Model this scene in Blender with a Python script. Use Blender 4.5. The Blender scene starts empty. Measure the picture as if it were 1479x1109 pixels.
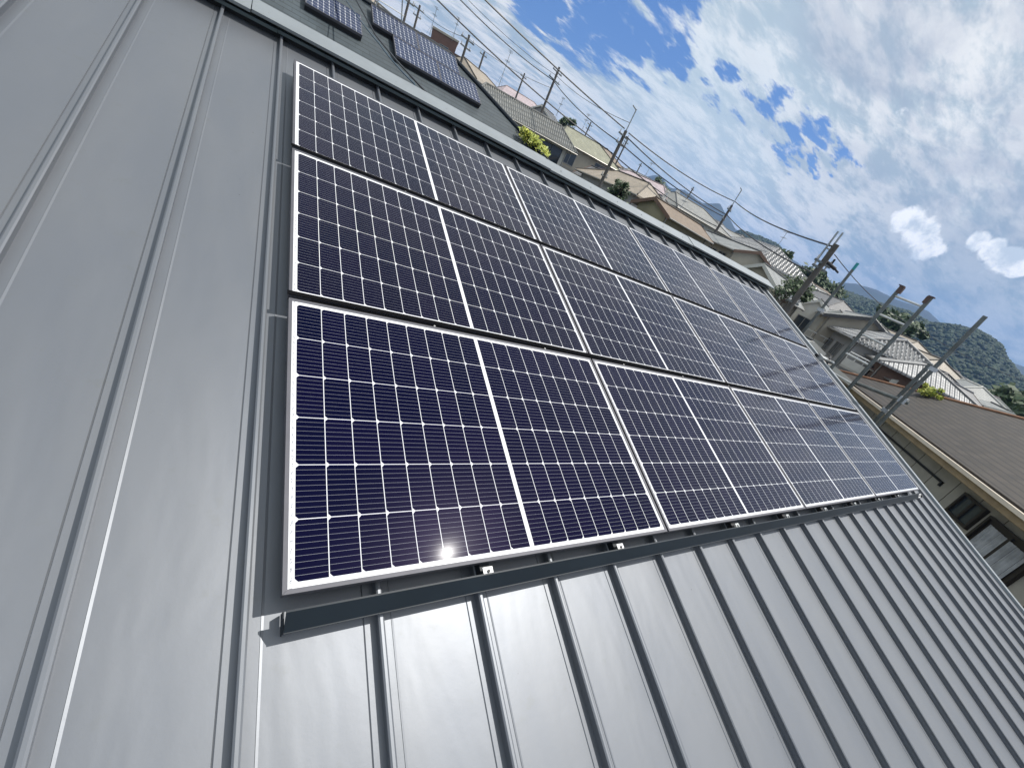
import bpy, bmesh, math, random
from mathutils import Matrix, Vector
R_ = math.radians
C = bpy.context.scene.collection
SC = bpy.context.scene

# ------------------------------------------------------------------ camera
TH = 0.3619                                   # pitch of the metal roof
CAM = Vector((-0.2046, -0.7175, 1.1614))
cam_d = bpy.data.cameras.new('camera'); cam = bpy.data.objects.new('camera', cam_d); C.objects.link(cam)
rot = Matrix(((0.809186, -0.105878, -0.577934), (-0.42709, 0.56951, -0.702319), (0.403499, 0.815137, 0.41562)))
cam.matrix_world = Matrix.Translation(CAM) @ rot.to_4x4()
cam_d.sensor_fit = 'HORIZONTAL'; cam_d.sensor_width = 36; cam_d.lens = 36 * 601.9 / 1479
cam_d.clip_start = 0.02; cam_d.clip_end = 20000
SC.camera = cam
SC.view_settings.view_transform = 'Standard'; SC.view_settings.look = 'None'
SC.view_settings.exposure = 0.0; SC.view_settings.gamma = 1

def azel(az, el):
    a, e = R_(az), R_(el)
    return Vector((math.sin(a) * math.cos(e), math.cos(a) * math.cos(e), math.sin(e)))

# ------------------------------------------------------------------ sun
SUN_AZ, SUN_EL = 105.0, 62.0
sd = bpy.data.lights.new('sun', 'SUN'); sun = bpy.data.objects.new('sun', sd); C.objects.link(sun)
sd.energy = 5.0; sd.angle = R_(0.53); sd.color = (1.0, 0.955, 0.89)
sun.rotation_euler = azel(SUN_AZ, SUN_EL).to_track_quat('Z', 'Y').to_euler()

# ------------------------------------------------------------------ node helper
class NT:
    def __init__(s, nt): s.nt = nt; s.nt.nodes.clear()
    def n(s, typ, ins=None, **props):
        nd = s.nt.nodes.new(typ)
        for k, v in props.items(): setattr(nd, k, v)
        for k, v in (ins or {}).items(): s.set(nd.inputs[k], v)
        return nd
    def set(s, sock, v):
        if isinstance(v, bpy.types.NodeSocket): s.nt.links.new(v, sock)
        elif isinstance(v, bpy.types.Node): s.nt.links.new(v.outputs[0], sock)
        else:
            try: sock.default_value = v
            except Exception: sock.default_value = (*v, 1.0)
    def m(s, op, a, b=None, c=None, clamp=False):
        nd = s.nt.nodes.new('ShaderNodeMath'); nd.operation = op; nd.use_clamp = clamp
        for i, v in enumerate((a, b, c)):
            if v is not None: s.set(nd.inputs[i], v)
        return nd.outputs[0]
    def mix(s, f, a, b):
        nd = s.nt.nodes.new('ShaderNodeMix'); nd.data_type = 'RGBA'
        s.set(nd.inputs[0], f); s.set(nd.inputs[6], a); s.set(nd.inputs[7], b)
        return nd.outputs[2]
    def noise(s, vec, scale, detail=4, rough=0.5, dist=0.0):
        nd = s.n('ShaderNodeTexNoise', {'Scale': scale, 'Detail': detail, 'Roughness': rough, 'Distortion': dist})
        if vec is not None: s.set(nd.inputs['Vector'], vec)
        return nd.outputs[0]
    def ramp(s, f, lo, hi, smooth=True):
        nd = s.n('ShaderNodeMapRange', {'Value': f, 'From Min': lo, 'From Max': hi})
        if smooth: nd.interpolation_type = 'SMOOTHSTEP'
        return nd.outputs[0]

def rgb(*c): return (c[0], c[1], c[2], 1.0)

# ------------------------------------------------------------------ sky
W = bpy.data.worlds.new("World"); SC.world = W; W.use_nodes = True
t = NT(W.node_tree)
out = t.n('ShaderNodeOutputWorld'); bg = t.n('ShaderNodeBackground'); bg.inputs['Strength'].default_value = 0.1
t.nt.links.new(bg.outputs[0], out.inputs[0])
sky = t.n('ShaderNodeTexSky', sky_type='NISHITA', sun_disc=False, sun_elevation=R_(SUN_EL), sun_rotation=R_(SUN_AZ), air_density=1.0, dust_density=0.6, ozone_density=2.0)
tc = t.n('ShaderNodeTexCoord'); D = tc.outputs['Generated']
sep = t.n('ShaderNodeSeparateXYZ', {0: D})
zc = t.m('MAXIMUM', sep.outputs[2], 0.0)
den = t.m('ADD', zc, 0.13)
px = t.m('DIVIDE', sep.outputs[0], den); py = t.m('DIVIDE', sep.outputs[1], den)
pv = t.n('ShaderNodeCombineXYZ', {0: px, 1: py, 2: 0.0}).outputs[0]
# streets of cloud run roughly along azimuth 60: stretch along that way
mp = t.n('ShaderNodeMapping', {'Vector': pv, 'Rotation': (0, 0, R_(-33)), 'Scale': (0.55, 1.35, 1)}).outputs[0]
mp0 = t.n('ShaderNodeMapping', {'Vector': pv, 'Location': (3.1, 1.7, 0)}).outputs[0]
n_big = t.noise(mp0, 0.9, 5, 0.55, 0.3)
n_str = t.noise(mp, 2.6, 12, 0.62, 0.35)
n_fin = t.noise(mp, 9.0, 8, 0.65, 0.2)
warp = t.n('ShaderNodeTexNoise', {'Vector': mp, 'Scale': 3.2, 'Detail': 7, 'Roughness': .62}).outputs['Color']
wv = t.n('ShaderNodeVectorMath', {0: warp, 1: (.5, .5, .5)}, operation='SUBTRACT').outputs[0]
wv = t.n('ShaderNodeVectorMath', {0: wv, 1: (.30, .30, .20)}, operation='MULTIPLY').outputs[0]
DW = t.n('ShaderNodeVectorMath', {0: D, 1: wv}, operation='ADD').outputs[0]
def spot(az, el, r0, r1, base=None):
    d = azel(az, el)
    v = t.n('ShaderNodeVectorMath', {0: base or DW, 1: tuple(d)}, operation='DISTANCE').outputs['Value']
    return t.ramp(v, R_(r1), R_(r0))
def vmax(*a):
    r = a[0]
    for b in a[1:]: r = t.m('MAXIMUM', r, b)
    return r
holes = vmax(spot(29.5, 16.5, 1, 6.5), spot(24, 15, 1, 5), spot(34.5, 16.5, 1, 5.5), spot(39, 16.8, .5, 4), spot(36, 20.5, 1, 6), spot(30, 21, 1, 8),
             spot(46, 16.6, 0, 3), t.m('MULTIPLY', spot(50.5, 16.2, 0, 4.2), 1.25), t.m('MULTIPLY', spot(55.5, 15.4, 0, 3.8), 1.3), t.m('MULTIPLY', spot(59, 14.4, 0, 3.2), 1.25))
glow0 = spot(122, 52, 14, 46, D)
lowblue = t.m('MULTIPLY', t.ramp(sep.outputs[2], 0.33, 0.08), spot(80, 7, 5, 25, D))
cov = t.m('ADD', t.m('MULTIPLY', n_str, 0.75), t.m('MULTIPLY', n_big, 0.35))
cov = t.m('ADD', cov, t.m('MULTIPLY', n_fin, 0.16))
cov = t.m('ADD', cov, t.m('MULTIPLY', spot(68, 24, 8, 28, D), 0.16))
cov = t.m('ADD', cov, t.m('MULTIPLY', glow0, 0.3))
cov = t.m('SUBTRACT', cov, t.m('MULTIPLY', holes, 0.50))
mask = t.ramp(cov, 0.25, 0.52)
# cloud shade: bright silver in the middle, grey bellies high on the right
n_sh = t.noise(mp, 1.7, 10, 0.6, 0.5)
grey = t.m('MULTIPLY', vmax(spot(62, 26, 4, 20), t.m('MULTIPLY', spot(74, 17, 4, 15), 0.9), spot(72, 36, 8, 26)), t.ramp(n_sh, 0.36, 0.56))
base_c = t.mix(t.ramp(t.m('ADD', t.m('MULTIPLY', n_fin, .5), t.m('MULTIPLY', n_str, .5)), 0.42, 0.57), rgb(4.9, 6.0, 6.6), rgb(9.8, 9.9, 9.7))
cloud = t.mix(t.m('MULTIPLY', grey, 0.6), base_c, rgb(3.7, 4.2, 5.2))
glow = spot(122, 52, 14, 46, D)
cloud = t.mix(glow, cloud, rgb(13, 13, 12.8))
cloud = t.mix(t.m('MULTIPLY', spot(44, 9, 4, 20), 0.45), cloud, rgb(7.2, 8.6, 9.4))
# blue-grey bank low on the right
cloud = t.mix(t.m('MULTIPLY', lowblue, 0.80, None, True), cloud, t.mix(t.ramp(n_str, .36, .62), rgb(2.3, 3.5, 4.4), rgb(4.6, 5.5, 6.0)))
skyb = t.mix(0.45, t.n('ShaderNodeVectorMath', {0: sky.outputs[0], 1: (0.9, 1.05, 1.25)}, operation='MULTIPLY').outputs[0], rgb(0.4, 1.9, 6.0))
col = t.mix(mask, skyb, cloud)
# separate cumulus heads
cn = t.noise(D, 11, 13, 0.64, 0.0)
def cum(az, el, r):
    return t.m('ADD', spot(az, el, 0, r, D), t.m('MULTIPLY', t.m('SUBTRACT', cn, 0.5), 2.6))
cm = vmax(cum(68.2, 11.6, 2.2), cum(69.8, 11.0, 2.3), cum(71.2, 10.2, 2.0), cum(73.8, 11.8, 1.4), cum(75.0, 11.6, 1.4), cum(76.4, 11.2, 1.7), cum(77.6, 11.0, 1.5))
cm = t.ramp(cm, 0.36, 0.66)
cuc = t.mix(t.ramp(t.noise(D, 24, 9, .6), .38, .58), rgb(7.0, 7.9, 8.6), rgb(12.5, 12.5, 12.2))
col = t.mix(cm, col, cuc)
# below the horizon
col = t.mix(t.ramp(sep.outputs[2], 0.0, -0.08), col, rgb(1.6, 1.9, 2.0))
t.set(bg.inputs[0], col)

# ------------------------------------------------------------------ materials
MATS = {}
def pm(name, color, rough=0.6, metal=0.0, var=0.0, vscale=3.0, bump=0.0, bscale=20.0, spec=None, color2=None, coord='Object', ior=None):
    if name in MATS: return MATS[name]
    m = bpy.data.materials.new(name); m.use_nodes = True; t = NT(m.node_tree)
    o = t.n('ShaderNodeOutputMaterial'); b = t.n('ShaderNodeBsdfPrincipled', {'Roughness': rough, 'Metallic': metal})
    t.nt.links.new(b.outputs[0], o.inputs[0])
    if spec is not None: b.inputs['Specular IOR Level'].default_value = spec
    if ior: b.inputs['IOR'].default_value = ior
    tc = t.n('ShaderNodeTexCoord').outputs[coord]
    c = rgb(*color)
    if var or color2:
        n = t.noise(tc, vscale, 6, 0.6)
        c2 = rgb(*(color2 or [x * (1 - var) for x in color]))
        c = t.mix(t.ramp(n, 0.35, 0.65), c, c2)
    t.set(b.inputs['Base Color'], c)
    if bump:
        n2 = t.noise(tc, bscale, 4, 0.6)
        bp = t.n('ShaderNodeBump', {'Height': n2, 'Strength': bump, 'Distance': 0.02}); t.set(b.inputs['Normal'], bp.outputs[0])
    m['b'] = 1; MATS[name] = m
    return m

def roof_metal():
    m = bpy.data.materials.new('coated_sheet_metal'); m.use_nodes = True; t = NT(m.node_tree)
    o = t.n('ShaderNodeOutputMaterial')
    tc = t.n('ShaderNodeTexCoord').outputs['Object']
    str_ = t.n('ShaderNodeMapping', {'Vector': tc, 'Scale': (1.6, 0.5, 1)}).outputs[0]
    n1 = t.noise(str_, 2.2, 3, 0.5, 0.3)
    n2 = t.noise(tc, 14, 5, 0.65)
    n3 = t.noise(tc, 160, 2, 0.5)
    col = t.mix(t.ramp(n1, .3, .7), rgb(.162, .175, .196), rgb(.176, .187, .204))
    col = t.mix(t.m('MULTIPLY', t.ramp(n2, .60, .72), .4), col, rgb(.16, .17, .175))
    spk = t.n('ShaderNodeTexVoronoi', {'Vector': tc, 'Scale': 7.0}); spk.feature = 'F1'
    dots = t.ramp(spk.outputs['Distance'], 0.028, 0.016)
    col = t.mix(t.m('MULTIPLY', dots, .5), col, rgb(.03, .03, .03))
    rough = t.m('ADD', t.m('MULTIPLY', n2, .04), t.m('MULTIPLY', n1, .04)); rough = t.m('ADD', rough, .425)
    b = t.n('ShaderNodeBsdfPrincipled', {'Base Color': col, 'Roughness': rough, 'Metallic': 0.54, 'Specular IOR Level': .5, 'IOR': 1.5})
    h = t.m('ADD', t.m('MULTIPLY', n1, 1.0), t.m('MULTIPLY', n3, .006)); h = t.m('ADD', h, t.m('MULTIPLY', n2, .05))
    bp = t.n('ShaderNodeBump', {'Height': h, 'Strength': 0.20, 'Distance': 0.03})
    t.set(b.inputs['Normal'], bp.outputs[0])
    t.nt.links.new(b.outputs[0], o.inputs[0])
    return m
M_ROOF = roof_metal()

def cell_mat(name, PX, PY, mx, my, nx, ny, gapc, line, chamf, mirror, cellcol, rib, rough=.3, spec=.35, text=False):
    """solar cells under glass: nx x ny cells of PX x PY metres, white gaps, optional centre busbar"""
    m = bpy.data.materials.new(name); m.use_nodes = True; t = NT(m.node_tree)
    o = t.n('ShaderNodeOutputMaterial'); tc = t.n('ShaderNodeTexCoord').outputs['Object']
    s = t.n('ShaderNodeSeparateXYZ', {0: tc}); x, y = s.outputs[0], s.outputs[1]
    half = nx * PX
    x0 = t.m('SUBTRACT', x, mx)
    if gapc > 0:
        right = t.m('GREATER_THAN', x0, half / 2 + gapc / 2)
        xs = t.m('SUBTRACT', x0, t.m('MULTIPLY', right, gapc))
        inc = t.m('LESS_THAN', t.m('ABSOLUTE', t.m('SUBTRACT', x0, half / 2 + gapc / 2)), gapc / 2)
    else: xs = x0; right = None; inc = 0.0
    y0 = t.m('SUBTRACT', y, my)
    cx = t.m('MULTIPLY', t.m('FRACT', t.m('DIVIDE', xs, PX)), PX)      # 0..PX inside the cell
    cy = t.m('MULTIPLY', t.m('FRACT', t.m('DIVIDE', y0, PY)), PY)
    dx = t.m('MINIMUM', cx, t.m('SUBTRACT', PX, cx)); dy = t.m('MINIMUM', cy, t.m('SUBTRACT', PY, cy))
    gap = t.m('MAXIMUM', t.m('LESS_THAN', dx, line / 2), t.m('LESS_THAN', dy, line / 2))
    if mirror:
        cxm = t.m('ADD', t.m('MULTIPLY', cx, t.m('SUBTRACT', 1, right)), t.m('MULTIPLY', t.m('SUBTRACT', PX, cx), right))
        ch = t.m('LESS_THAN', t.m('ADD', cxm, dy), chamf)
    else: ch = t.m('LESS_THAN', t.m('ADD', dx, dy), chamf)
    gap = t.m('MAXIMUM', gap, ch)
    outx = t.m('MAXIMUM', t.m('LESS_THAN', x0, 0), t.m('GREATER_THAN', xs, half))
    outy = t.m('MAXIMUM', t.m('LESS_THAN', y0, 0), t.m('GREATER_THAN', y0, ny * PY))
    gap = t.m('MAXIMUM', t.m('MAXIMUM', gap, outx), t.m('MAXIMUM', outy, inc))
    # ribbons
    rb = t.m('FRACT', t.m('ADD', t.m('DIVIDE', cy, rib), .5)); rb = t.m('LESS_THAN', t.m('ABSOLUTE', t.m('SUBTRACT', rb, .5)), .00036 / rib if rib < .05 else .0005 / rib)
    # per cell tint
    ix = t.m('FLOOR', t.m('DIVIDE', xs, PX)); iy = t.m('FLOOR', t.m('DIVIDE', y0, PY))
    oi = t.n('ShaderNodeObjectInfo').outputs['Random']
    wn = t.n('ShaderNodeTexWhiteNoise', {'Vector': t.n('ShaderNodeCombineXYZ', {0: ix, 1: iy, 2: t.m('MULTIPLY', oi, 50)}).outputs[0]}, noise_dimensions='3D').outputs['Value']
    c1 = t.mix(wn, rgb(*cellcol), rgb(cellcol[0] * 1.5 + .001, cellcol[1] * 1.25, cellcol[2] * 1.25))
    c1 = t.mix(t.m('MULTIPLY', oi, .35), c1, rgb(.011, .010, .014))
    c2 = t.mix(rb, c1, rgb(.25, .26, .29))
    white = rgb(.66, .67, .69)
    if text:   # tiny printed serial marks down the left margin
        tx = t.m('LESS_THAN', t.m('ABSOLUTE', t.m('SUBTRACT', x, .0205)), .0035)
        tn = t.noise(t.n('ShaderNodeMapping', {'Vector': tc, 'Scale': (500, 260, 1)}).outputs[0], 1.0, 1, .5)
        grp = t.m('LESS_THAN', t.m('FRACT', t.m('MULTIPLY', y, 38.0)), .55)
        tm = t.m('MULTIPLY', t.m('MULTIPLY', tx, grp), t.m('GREATER_THAN', tn, .5))
        white = t.mix(t.m('MULTIPLY', tm, .75), white, rgb(.12, .12, .14))
    colr = t.mix(gap, c2, white)
    # anti-reflective solar glass: hardly any mirror face-on, strong at a slant, plus a faint violet scatter
    b = t.n('ShaderNodeBsdfDiffuse', {'Color': colr})
    fc = t.n('ShaderNodeLayerWeight', {'Blend': .5}).outputs['Facing']
    g1 = t.n('ShaderNodeBsdfGlossy', {'Color': rgb(.95, .97, 1), 'Roughness': .10})
    g2 = t.n('ShaderNodeBsdfGlossy', {'Color': rgb(.80, .66, 1.0), 'Roughness': .30})
    s1 = t.n('ShaderNodeMixShader', {0: .0014, 1: b.outputs[0], 2: g2.outputs[0]})
    s2 = t.n('ShaderNodeMixShader', {0: t.m('ADD', t.m('MULTIPLY', t.m('POWER', fc, 4.5), .72), .0004), 1: s1.outputs[0], 2: g1.outputs[0]})
    t.nt.links.new(s2.outputs[0], o.inputs[0]); return m

PW, PH = 1.722, 1.1025
M_CELL = cell_mat('solar_cell_glass', .0915, .1748, .0285, .0270, 18, 6, .018, .0025, .0115, True, (.0011, .0022, .016), .01748, rough=.052, spec=.16, text=True)
M_NCELL = cell_mat('small_solar_cell_glass', .1085, .1255, .0175, .011, 10, 7, 0, .0042, .016, False, (.010, .022, .065), .0628, rough=.22, spec=.2)
M_FRAME = pm('anodised_frame', (.10, .10, .115), .6, .35, .1, 8)
M_DKMETAL = pm('dark_coated_metal', (.013, .020, .028), .5, .0, .15, 4, spec=.3)
M_LEDGE = pm('green_grey_trim', (.11, .14, .15), .4, .3, .15, 4)
M_CAP = pm('ridge_cap_metal', (.27, .295, .31), .42, .4, .12, 2.5, .1, 3)
M_MATT = pm('matt_black', (.006, .006, .007), .9, spec=.05)
M_BLACK = pm('black_rubber', (.012, .012, .014), .6)
M_WHITE = pm('white_paint', (.78, .78, .76), .5, 0, .1, 3)
M_STEEL = pm('galvanised_steel', (.42, .44, .44), .38, .8, .35, 6)
M_PIPE = pm('weathered_steel_pipe', (.18, .195, .19), .45, .5, .5, 5, color2=(.11, .12, .115))
M_ZINC = pm('bright_zinc', (.62, .63, .62), .35, .8, .2, 6)
M_TEAL = pm('teal_tape', (.03, .30, .32), .5)
M_CONC = pm('pole_concrete', (.12, .11, .10), .85, 0, .3, 1.5)
M_WIRE = pm('black_wire', (.02, .022, .026), .5)
M_STICK = pm('sticker_white', (.85, .85, .85), .45)
M_GLASS = pm('window_glass', (.03, .04, .05), .08, 0, spec=.6)
M_ALU = pm('window_aluminium', (.30, .29, .27), .4, .5)
M_DKFR = pm('bronze_window_frame', (.035, .028, .022), .45, .3)

# ------------------------------------------------------------------ mesh helpers
class MB:
    def __init__(s): s.v = []; s.f = []
    def quad(s, *p):
        i = len(s.v); s.v += [tuple(q) for q in p]; s.f.append(tuple(range(i, i + len(p))))
    def box(s, a, b, M=None):
        x0, y0, z0 = a; x1, y1, z1 = b; i = len(s.v)
        P = [(x0, y0, z0), (x1, y0, z0), (x1, y1, z0), (x0, y1, z0), (x0, y0, z1), (x1, y0, z1), (x1, y1, z1), (x0, y1, z1)]
        if M is not None: P = [tuple(M @ Vector(q)) for q in P]
        s.v += P
        s.f += [tuple(i + k for k in q) for q in ((3, 2, 1, 0), (4, 5, 6, 7), (0, 1, 5, 4), (1, 2, 6, 5), (2, 3, 7, 6), (3, 0, 4, 7))]
    def tube(s, a, b, r, r2=None, n=8, cap=True):
        a = Vector(a); b = Vector(b); r2 = r if r2 is None else r2
        d = (b - a).normalized(); u = d.orthogonal().normalized(); w = d.cross(u); i = len(s.v)
        for p, q in ((a, r), (b, r2)):
            for k in range(n):
                c = 2 * math.pi * k / n; s.v.append(tuple(p + (u * math.cos(c) + w * math.sin(c)) * q))
        for k in range(n): s.f.append((i + k, i + (k + 1) % n, i + n + (k + 1) % n, i + n + k))
        if cap: s.f.append(tuple(i + k for k in reversed(range(n)))); s.f.append(tuple(i + n + k for k in range(n)))
    def path(s, pts, r, n=6):
        for a, b in zip(pts, pts[1:]): s.tube(a, b, r, n=n)
    def slab(s, poly, th):
        """planar polygon (CCW from above) thickened downwards by th"""
        n = len(poly); i = len(s.v); s.v += [tuple(p) for p in poly] + [(p[0], p[1], p[2] - th) for p in poly]
        s.f.append(tuple(i + k for k in range(n))); s.f.append(tuple(i + n + k for k in reversed(range(n))))
        for k in range(n): s.f.append((i + k, i + n + k, i + n + (k + 1) % n, i + (k + 1) % n))
    def profile(s, prof, axis_from, axis_to, close=False, ax='y'):
        """extrude a 2D profile [(x,z)] along y"""
        n = len(prof); i = len(s.v)
        for yy in (axis_from, axis_to):
            for (x, z) in prof: s.v.append((x, yy, z) if ax == 'y' else (yy, x, z))
        for k in range(n if close else n - 1):
            a, b = k, (k + 1) % n
            s.f.append((i + a, i + n + a, i + n + b, i + b) if ax == 'y' else (i + a, i + b, i + n + b, i + n + a))
        if close:
            s.f.append(tuple(i + k for k in range(n))); s.f.append(tuple(i + n + k for k in reversed(range(n))))
    def build(s, name, mat, parent=None, fix=True, smooth=False, bevel=0):
        me = bpy.data.meshes.new(name); me.from_pydata(s.v, [], s.f)
        if fix:
            bm = bmesh.new(); bm.from_mesh(me); bmesh.ops.recalc_face_normals(bm, faces=bm.faces); bm.to_mesh(me); bm.free()
        me.materials.append(mat)
        if smooth:
            for p in me.polygons: p.use_smooth = True
        o = bpy.data.objects.new(name, me); C.objects.link(o)
        if parent: o.parent = parent
        if bevel:
            b = o.modifiers.new('bevel', 'BEVEL'); b.width = bevel; b.segments = 2; b.limit_method = 'ANGLE'
        return o
def tag(o, label=None, cat=None, group=None, kind=None):
    for k, v in (('label', label), ('category', cat), ('group', group), ('kind', kind)):
        if v: o[k] = v
    return o
def empty(name, loc=(0, 0, 0), rz=0, rx=0):
    o = bpy.data.objects.new(name, None); o.empty_display_size = .2; o.location = loc; o.rotation_euler = (rx, 0, rz); C.objects.link(o); return o
def copy_tree(o, parent=None):
    c = o.copy(); C.objects.link(c)
    if parent: c.parent = parent; 
    for ch in list(o.children): copy_tree(ch, c)
    return c
RM = Matrix.Rotation(TH, 4, 'X')
def rp(u, v, z): return RM @ Vector((u, v, z))
def at(az, el, d):
    """point seen at azimuth/elevation, d metres away on plan"""
    a = R_(az); return CAM + Vector((math.sin(a) * d, math.cos(a) * d, d * math.tan(R_(el))))

# ------------------------------------------------------------------ terrain
def gz(x, y):
    X, Y = x - CAM.x, y - CAM.y
    h = -7.4
    yy = max(0.0, Y - 6)
    h += 0.125 * min(yy, 75) + 0.05 * max(0, min(yy - 75, 60))
    h -= 0.02 * max(0, min(X - 55, 200)) 
    r = math.hypot(X, Y)
    if r > 170: h += (0 - h - 4) * min(1, (r - 170) / 300)
    return CAM.z + h
def build_ground():
    mb = MB(); rs = [0, 6, 12, 20, 30, 40, 50, 60, 70, 80, 95, 110, 130, 160, 200, 260, 350, 500, 800, 1300, 2200, 3300]; na = 72
    idx = []
    for r in rs:
        row = []
        for k in range(na):
            a = 2 * math.pi * k / na; x = CAM.x + r * math.sin(a); y = CAM.y + r * math.cos(a)
            row.append(len(mb.v)); mb.v.append((x, y, gz(x, y)))
        idx.append(row)
    for i in range(len(rs) - 1):
        for k in range(na):
            k2 = (k + 1) % na; mb.f.append((idx[i][k], idx[i][k2], idx[i + 1][k2], idx[i + 1][k]))
    m = pm('ground_mix', (.07, .085, .045), .95, 0, 0, .06, color2=(.10, .10, .095))
    tag(mb.build('ground', m, smooth=True), kind='structure')
build_ground()

# ------------------------------------------------------------------ our house and its metal roof
U0, U1, V0, V1, ZR = -4.7, 7.74, -2.35, 3.97, -.105
SP = .355; S0 = -.0745
seams = [S0 + SP * k for k in range(-12, 22)]
house = empty('metal_roofed_house', (0, 0, 0)); tag(house, 'house under the big grey standing seam metal roof that carries the twelve large solar panels', 'house')
def on_roof(o): o.rotation_euler = (TH, 0, 0); return o
mb = MB(); prof = [(U0, ZR)]
for s in seams:
    prof += [(s - .046, ZR), (s - .0435, ZR - .003), (s - .041, ZR), (s - .0075, ZR), (s - .0065, ZR + .020), (s - .009, ZR + .0235), (s - .009, ZR + .031),
             (s - .004, ZR + .0345), (s + .004, ZR + .0345), (s + .009, ZR + .031), (s + .009, ZR + .0235), (s + .0065, ZR + .020), (s + .0075, ZR),
             (s + .040, ZR), (s + .041, ZR + .0014), (s + .0475, ZR)]
prof.append((U1, ZR))
mb.profile(prof, V0, V1)
on_roof(mb.build('roof', M_ROOF, house, fix=False))
# rear slope
mb = MB(); ry, rz_ = rp(0, V1, ZR).y, rp(0, V1, ZR).z
mb.slab([(U0, ry, rz_), (U1, ry, rz_), (U1, ry + 5.2, rz_ - 5.2 * math.tan(TH)), (U0, ry + 5.2, rz_ - 5.2 * math.tan(TH))], .05)
mb.build('rear_roof', M_ROOF, house)
# ridge: black foot as painted gap shadow, ledge strip, flat cap in lengths
mb = MB(); mb.box((U0, 3.85, ZR + .002), (U1 + .01, 3.90, ZR + .045)); on_roof(mb.build('ridge_gap_shadow', M_BLACK, house))
mb = MB(); joints = [U0, -.10, 1.93, 4.35, 6.3, U1 + .04]
for a, b, k in zip(joints, joints[1:], range(9)):
    e = .003 * (k % 2); mb.profile([(3.815, ZR + .040 + e), (3.817, ZR + .062 + e), (3.92, ZR + .066 + e), (3.92, ZR + .040 + e)], a, b - .004, True, 'x')
on_roof(mb.build('ridge_ledge', M_LEDGE, house))
mb = MB(); mb.box((U0, 3.845, ZR + .067), (U1 + .02, 3.93, ZR + .092)); on_roof(mb.build('ridge_vent', M_BLACK, house))
joints = [U0, -.27, 2.47, 5.22, U1 + .10]
for k, (a, b) in enumerate(zip(joints, joints[1:])):
    e = .006 * (k % 2); mb = MB()
    mb.profile([(3.79, .000 + e - .018), (3.79, .002 + e), (4.0, .010 + e), (4.25, -.165 + e), (4.25, -.185 + e), (4.0, -.008 + e), (3.80, -.006 + e), (3.80, -.018 + e)], a, b - .006, True, 'x')
    o = on_roof(mb.build('ridge_cap', M_CAP, house)); 
    for q in range(5):
        pass
for k in range(27):
    u = U0 + .3 + k * .47; mb = MB(); mb.tube((u, 3.88, .004), (u, 3.88, .012), .006, n=8); on_roof(mb.build('ridge_screw', M_STEEL, house))
# verge (right edge)
mb = MB(); mb.profile([(U1 - .075, ZR + .001), (U1 - .072, ZR + .030), (U1 - .008, ZR + .032), (U1 + .01, ZR + .026), (U1 + .01, ZR - .13), (U1, ZR - .13), (U1, ZR)], V0, V1 - .1, True)
on_roof(mb.build('verge_trim', M_CAP, house))
mb = MB(); mb.profile([(U1 + .011, ZR + .006), (U1 + .03, ZR + .004), (U1 + .03, ZR - .18), (U1 + .011, ZR - .18)], V0, V1 - .1, True)
on_roof(mb.build('verge_board', M_DKMETAL, house))
mb = MB(); mb.profile([(U0 - .012, ZR + .030), (U0 + .06, ZR + .032), (U0 + .06, ZR + .001), (U0 - .002, ZR), (U0 - .002, ZR - .13), (U0 - .012, ZR - .13)], V0, V1 - .1, True)
on_roof(mb.build('verge_trim', M_CAP, house))
ez = rp(0, V0, ZR)
mb = MB(); mb.tube((U0, ez.y - .06, ez.z - .06), (U1, ez.y - .06, ez.z - .06), .055, n=10); mb.build('gutter', M_DKMETAL, house)
M_STUCCO = pm('grey_stucco', (.34, .34, .33), .85, 0, .15, 2, .2, 60)
mb = MB(); x0, x1 = U0 + .35, U1 - .35; ya, yb = ez.y + .45, ry + 4.75; gb = gz(0, 0) - .3
zt = lambda y: min(ez.z + (y - ez.y) * math.tan(TH), rz_ - (y - ry) * math.tan(TH)) - .07
for x in (x0, x1): mb.quad((x, ya, gb), (x, yb, gb), (x, yb, zt(yb)), (x, ry, zt(ry)), (x, ya, zt(ya)))
mb.quad((x0, ya, gb), (x1, ya, gb), (x1, ya, zt(ya)), (x0, ya, zt(ya))); mb.quad((x0, yb, gb), (x1, yb, gb), (x1, yb, zt(yb)), (x0, yb, zt(yb)))
mb.build('wall', M_STUCCO, house)

# ------------------------------------------------------------------ solar panels
GX, GY = .0143, .0225
def make_panel():
    root = empty('solar_panel', (0, 0, 0), 0, TH)
    f = MB(); w = .0125; d = -.035
    # four frame rails, mitred look, each closed, with a step down to the glass
    def rail(p0, p1, q0, q1):
        f.v; i = len(f.v)
        P = [p0, p1, q1, q0]
        f.v += [(x, y, 0) for x, y in P] + [(x, y, d) for x, y in P]
        f.f += [(i, i + 1, i + 2, i + 3), (i + 7, i + 6, i + 5, i + 4), (i, i + 4, i + 5, i + 1), (i + 1, i + 5, i + 6, i + 2), (i + 2, i + 6, i + 7, i + 3), (i + 3, i + 7, i + 4, i)]
    e = .0004
    rail((e, 0), (PW - e, 0), (w + e, w), (PW - w - e, w)); rail((PW, e), (PW, PH - e), (PW - w, w + e), (PW - w, PH - w - e))
    rail((PW - e, PH), (e, PH), (PW - w - e, PH - w), (w + e, PH - w)); rail((0, PH - e), (0, e), (w, PH - w - e), (w, w + e))
    f.build('frame', M_FRAME, root)
    g = MB(); g.box((w - .002, w - .002, -.0075), (PW - w + .002, PH - w + .002, -.0022)); g.build('cell_laminate', M_CELL, root)
    b = MB(); b.box((PW * .5 - .12, PH * .8, -.028), (PW * .5 + .12, PH * .8 + .09, -.009)); b.build('junction_box', M_BLACK, root)
    return root
proto = make_panel()
rown = ['bottom row', 'middle row', 'top row']
coln = ['leftmost', 'second', 'third', 'rightmost']
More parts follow.
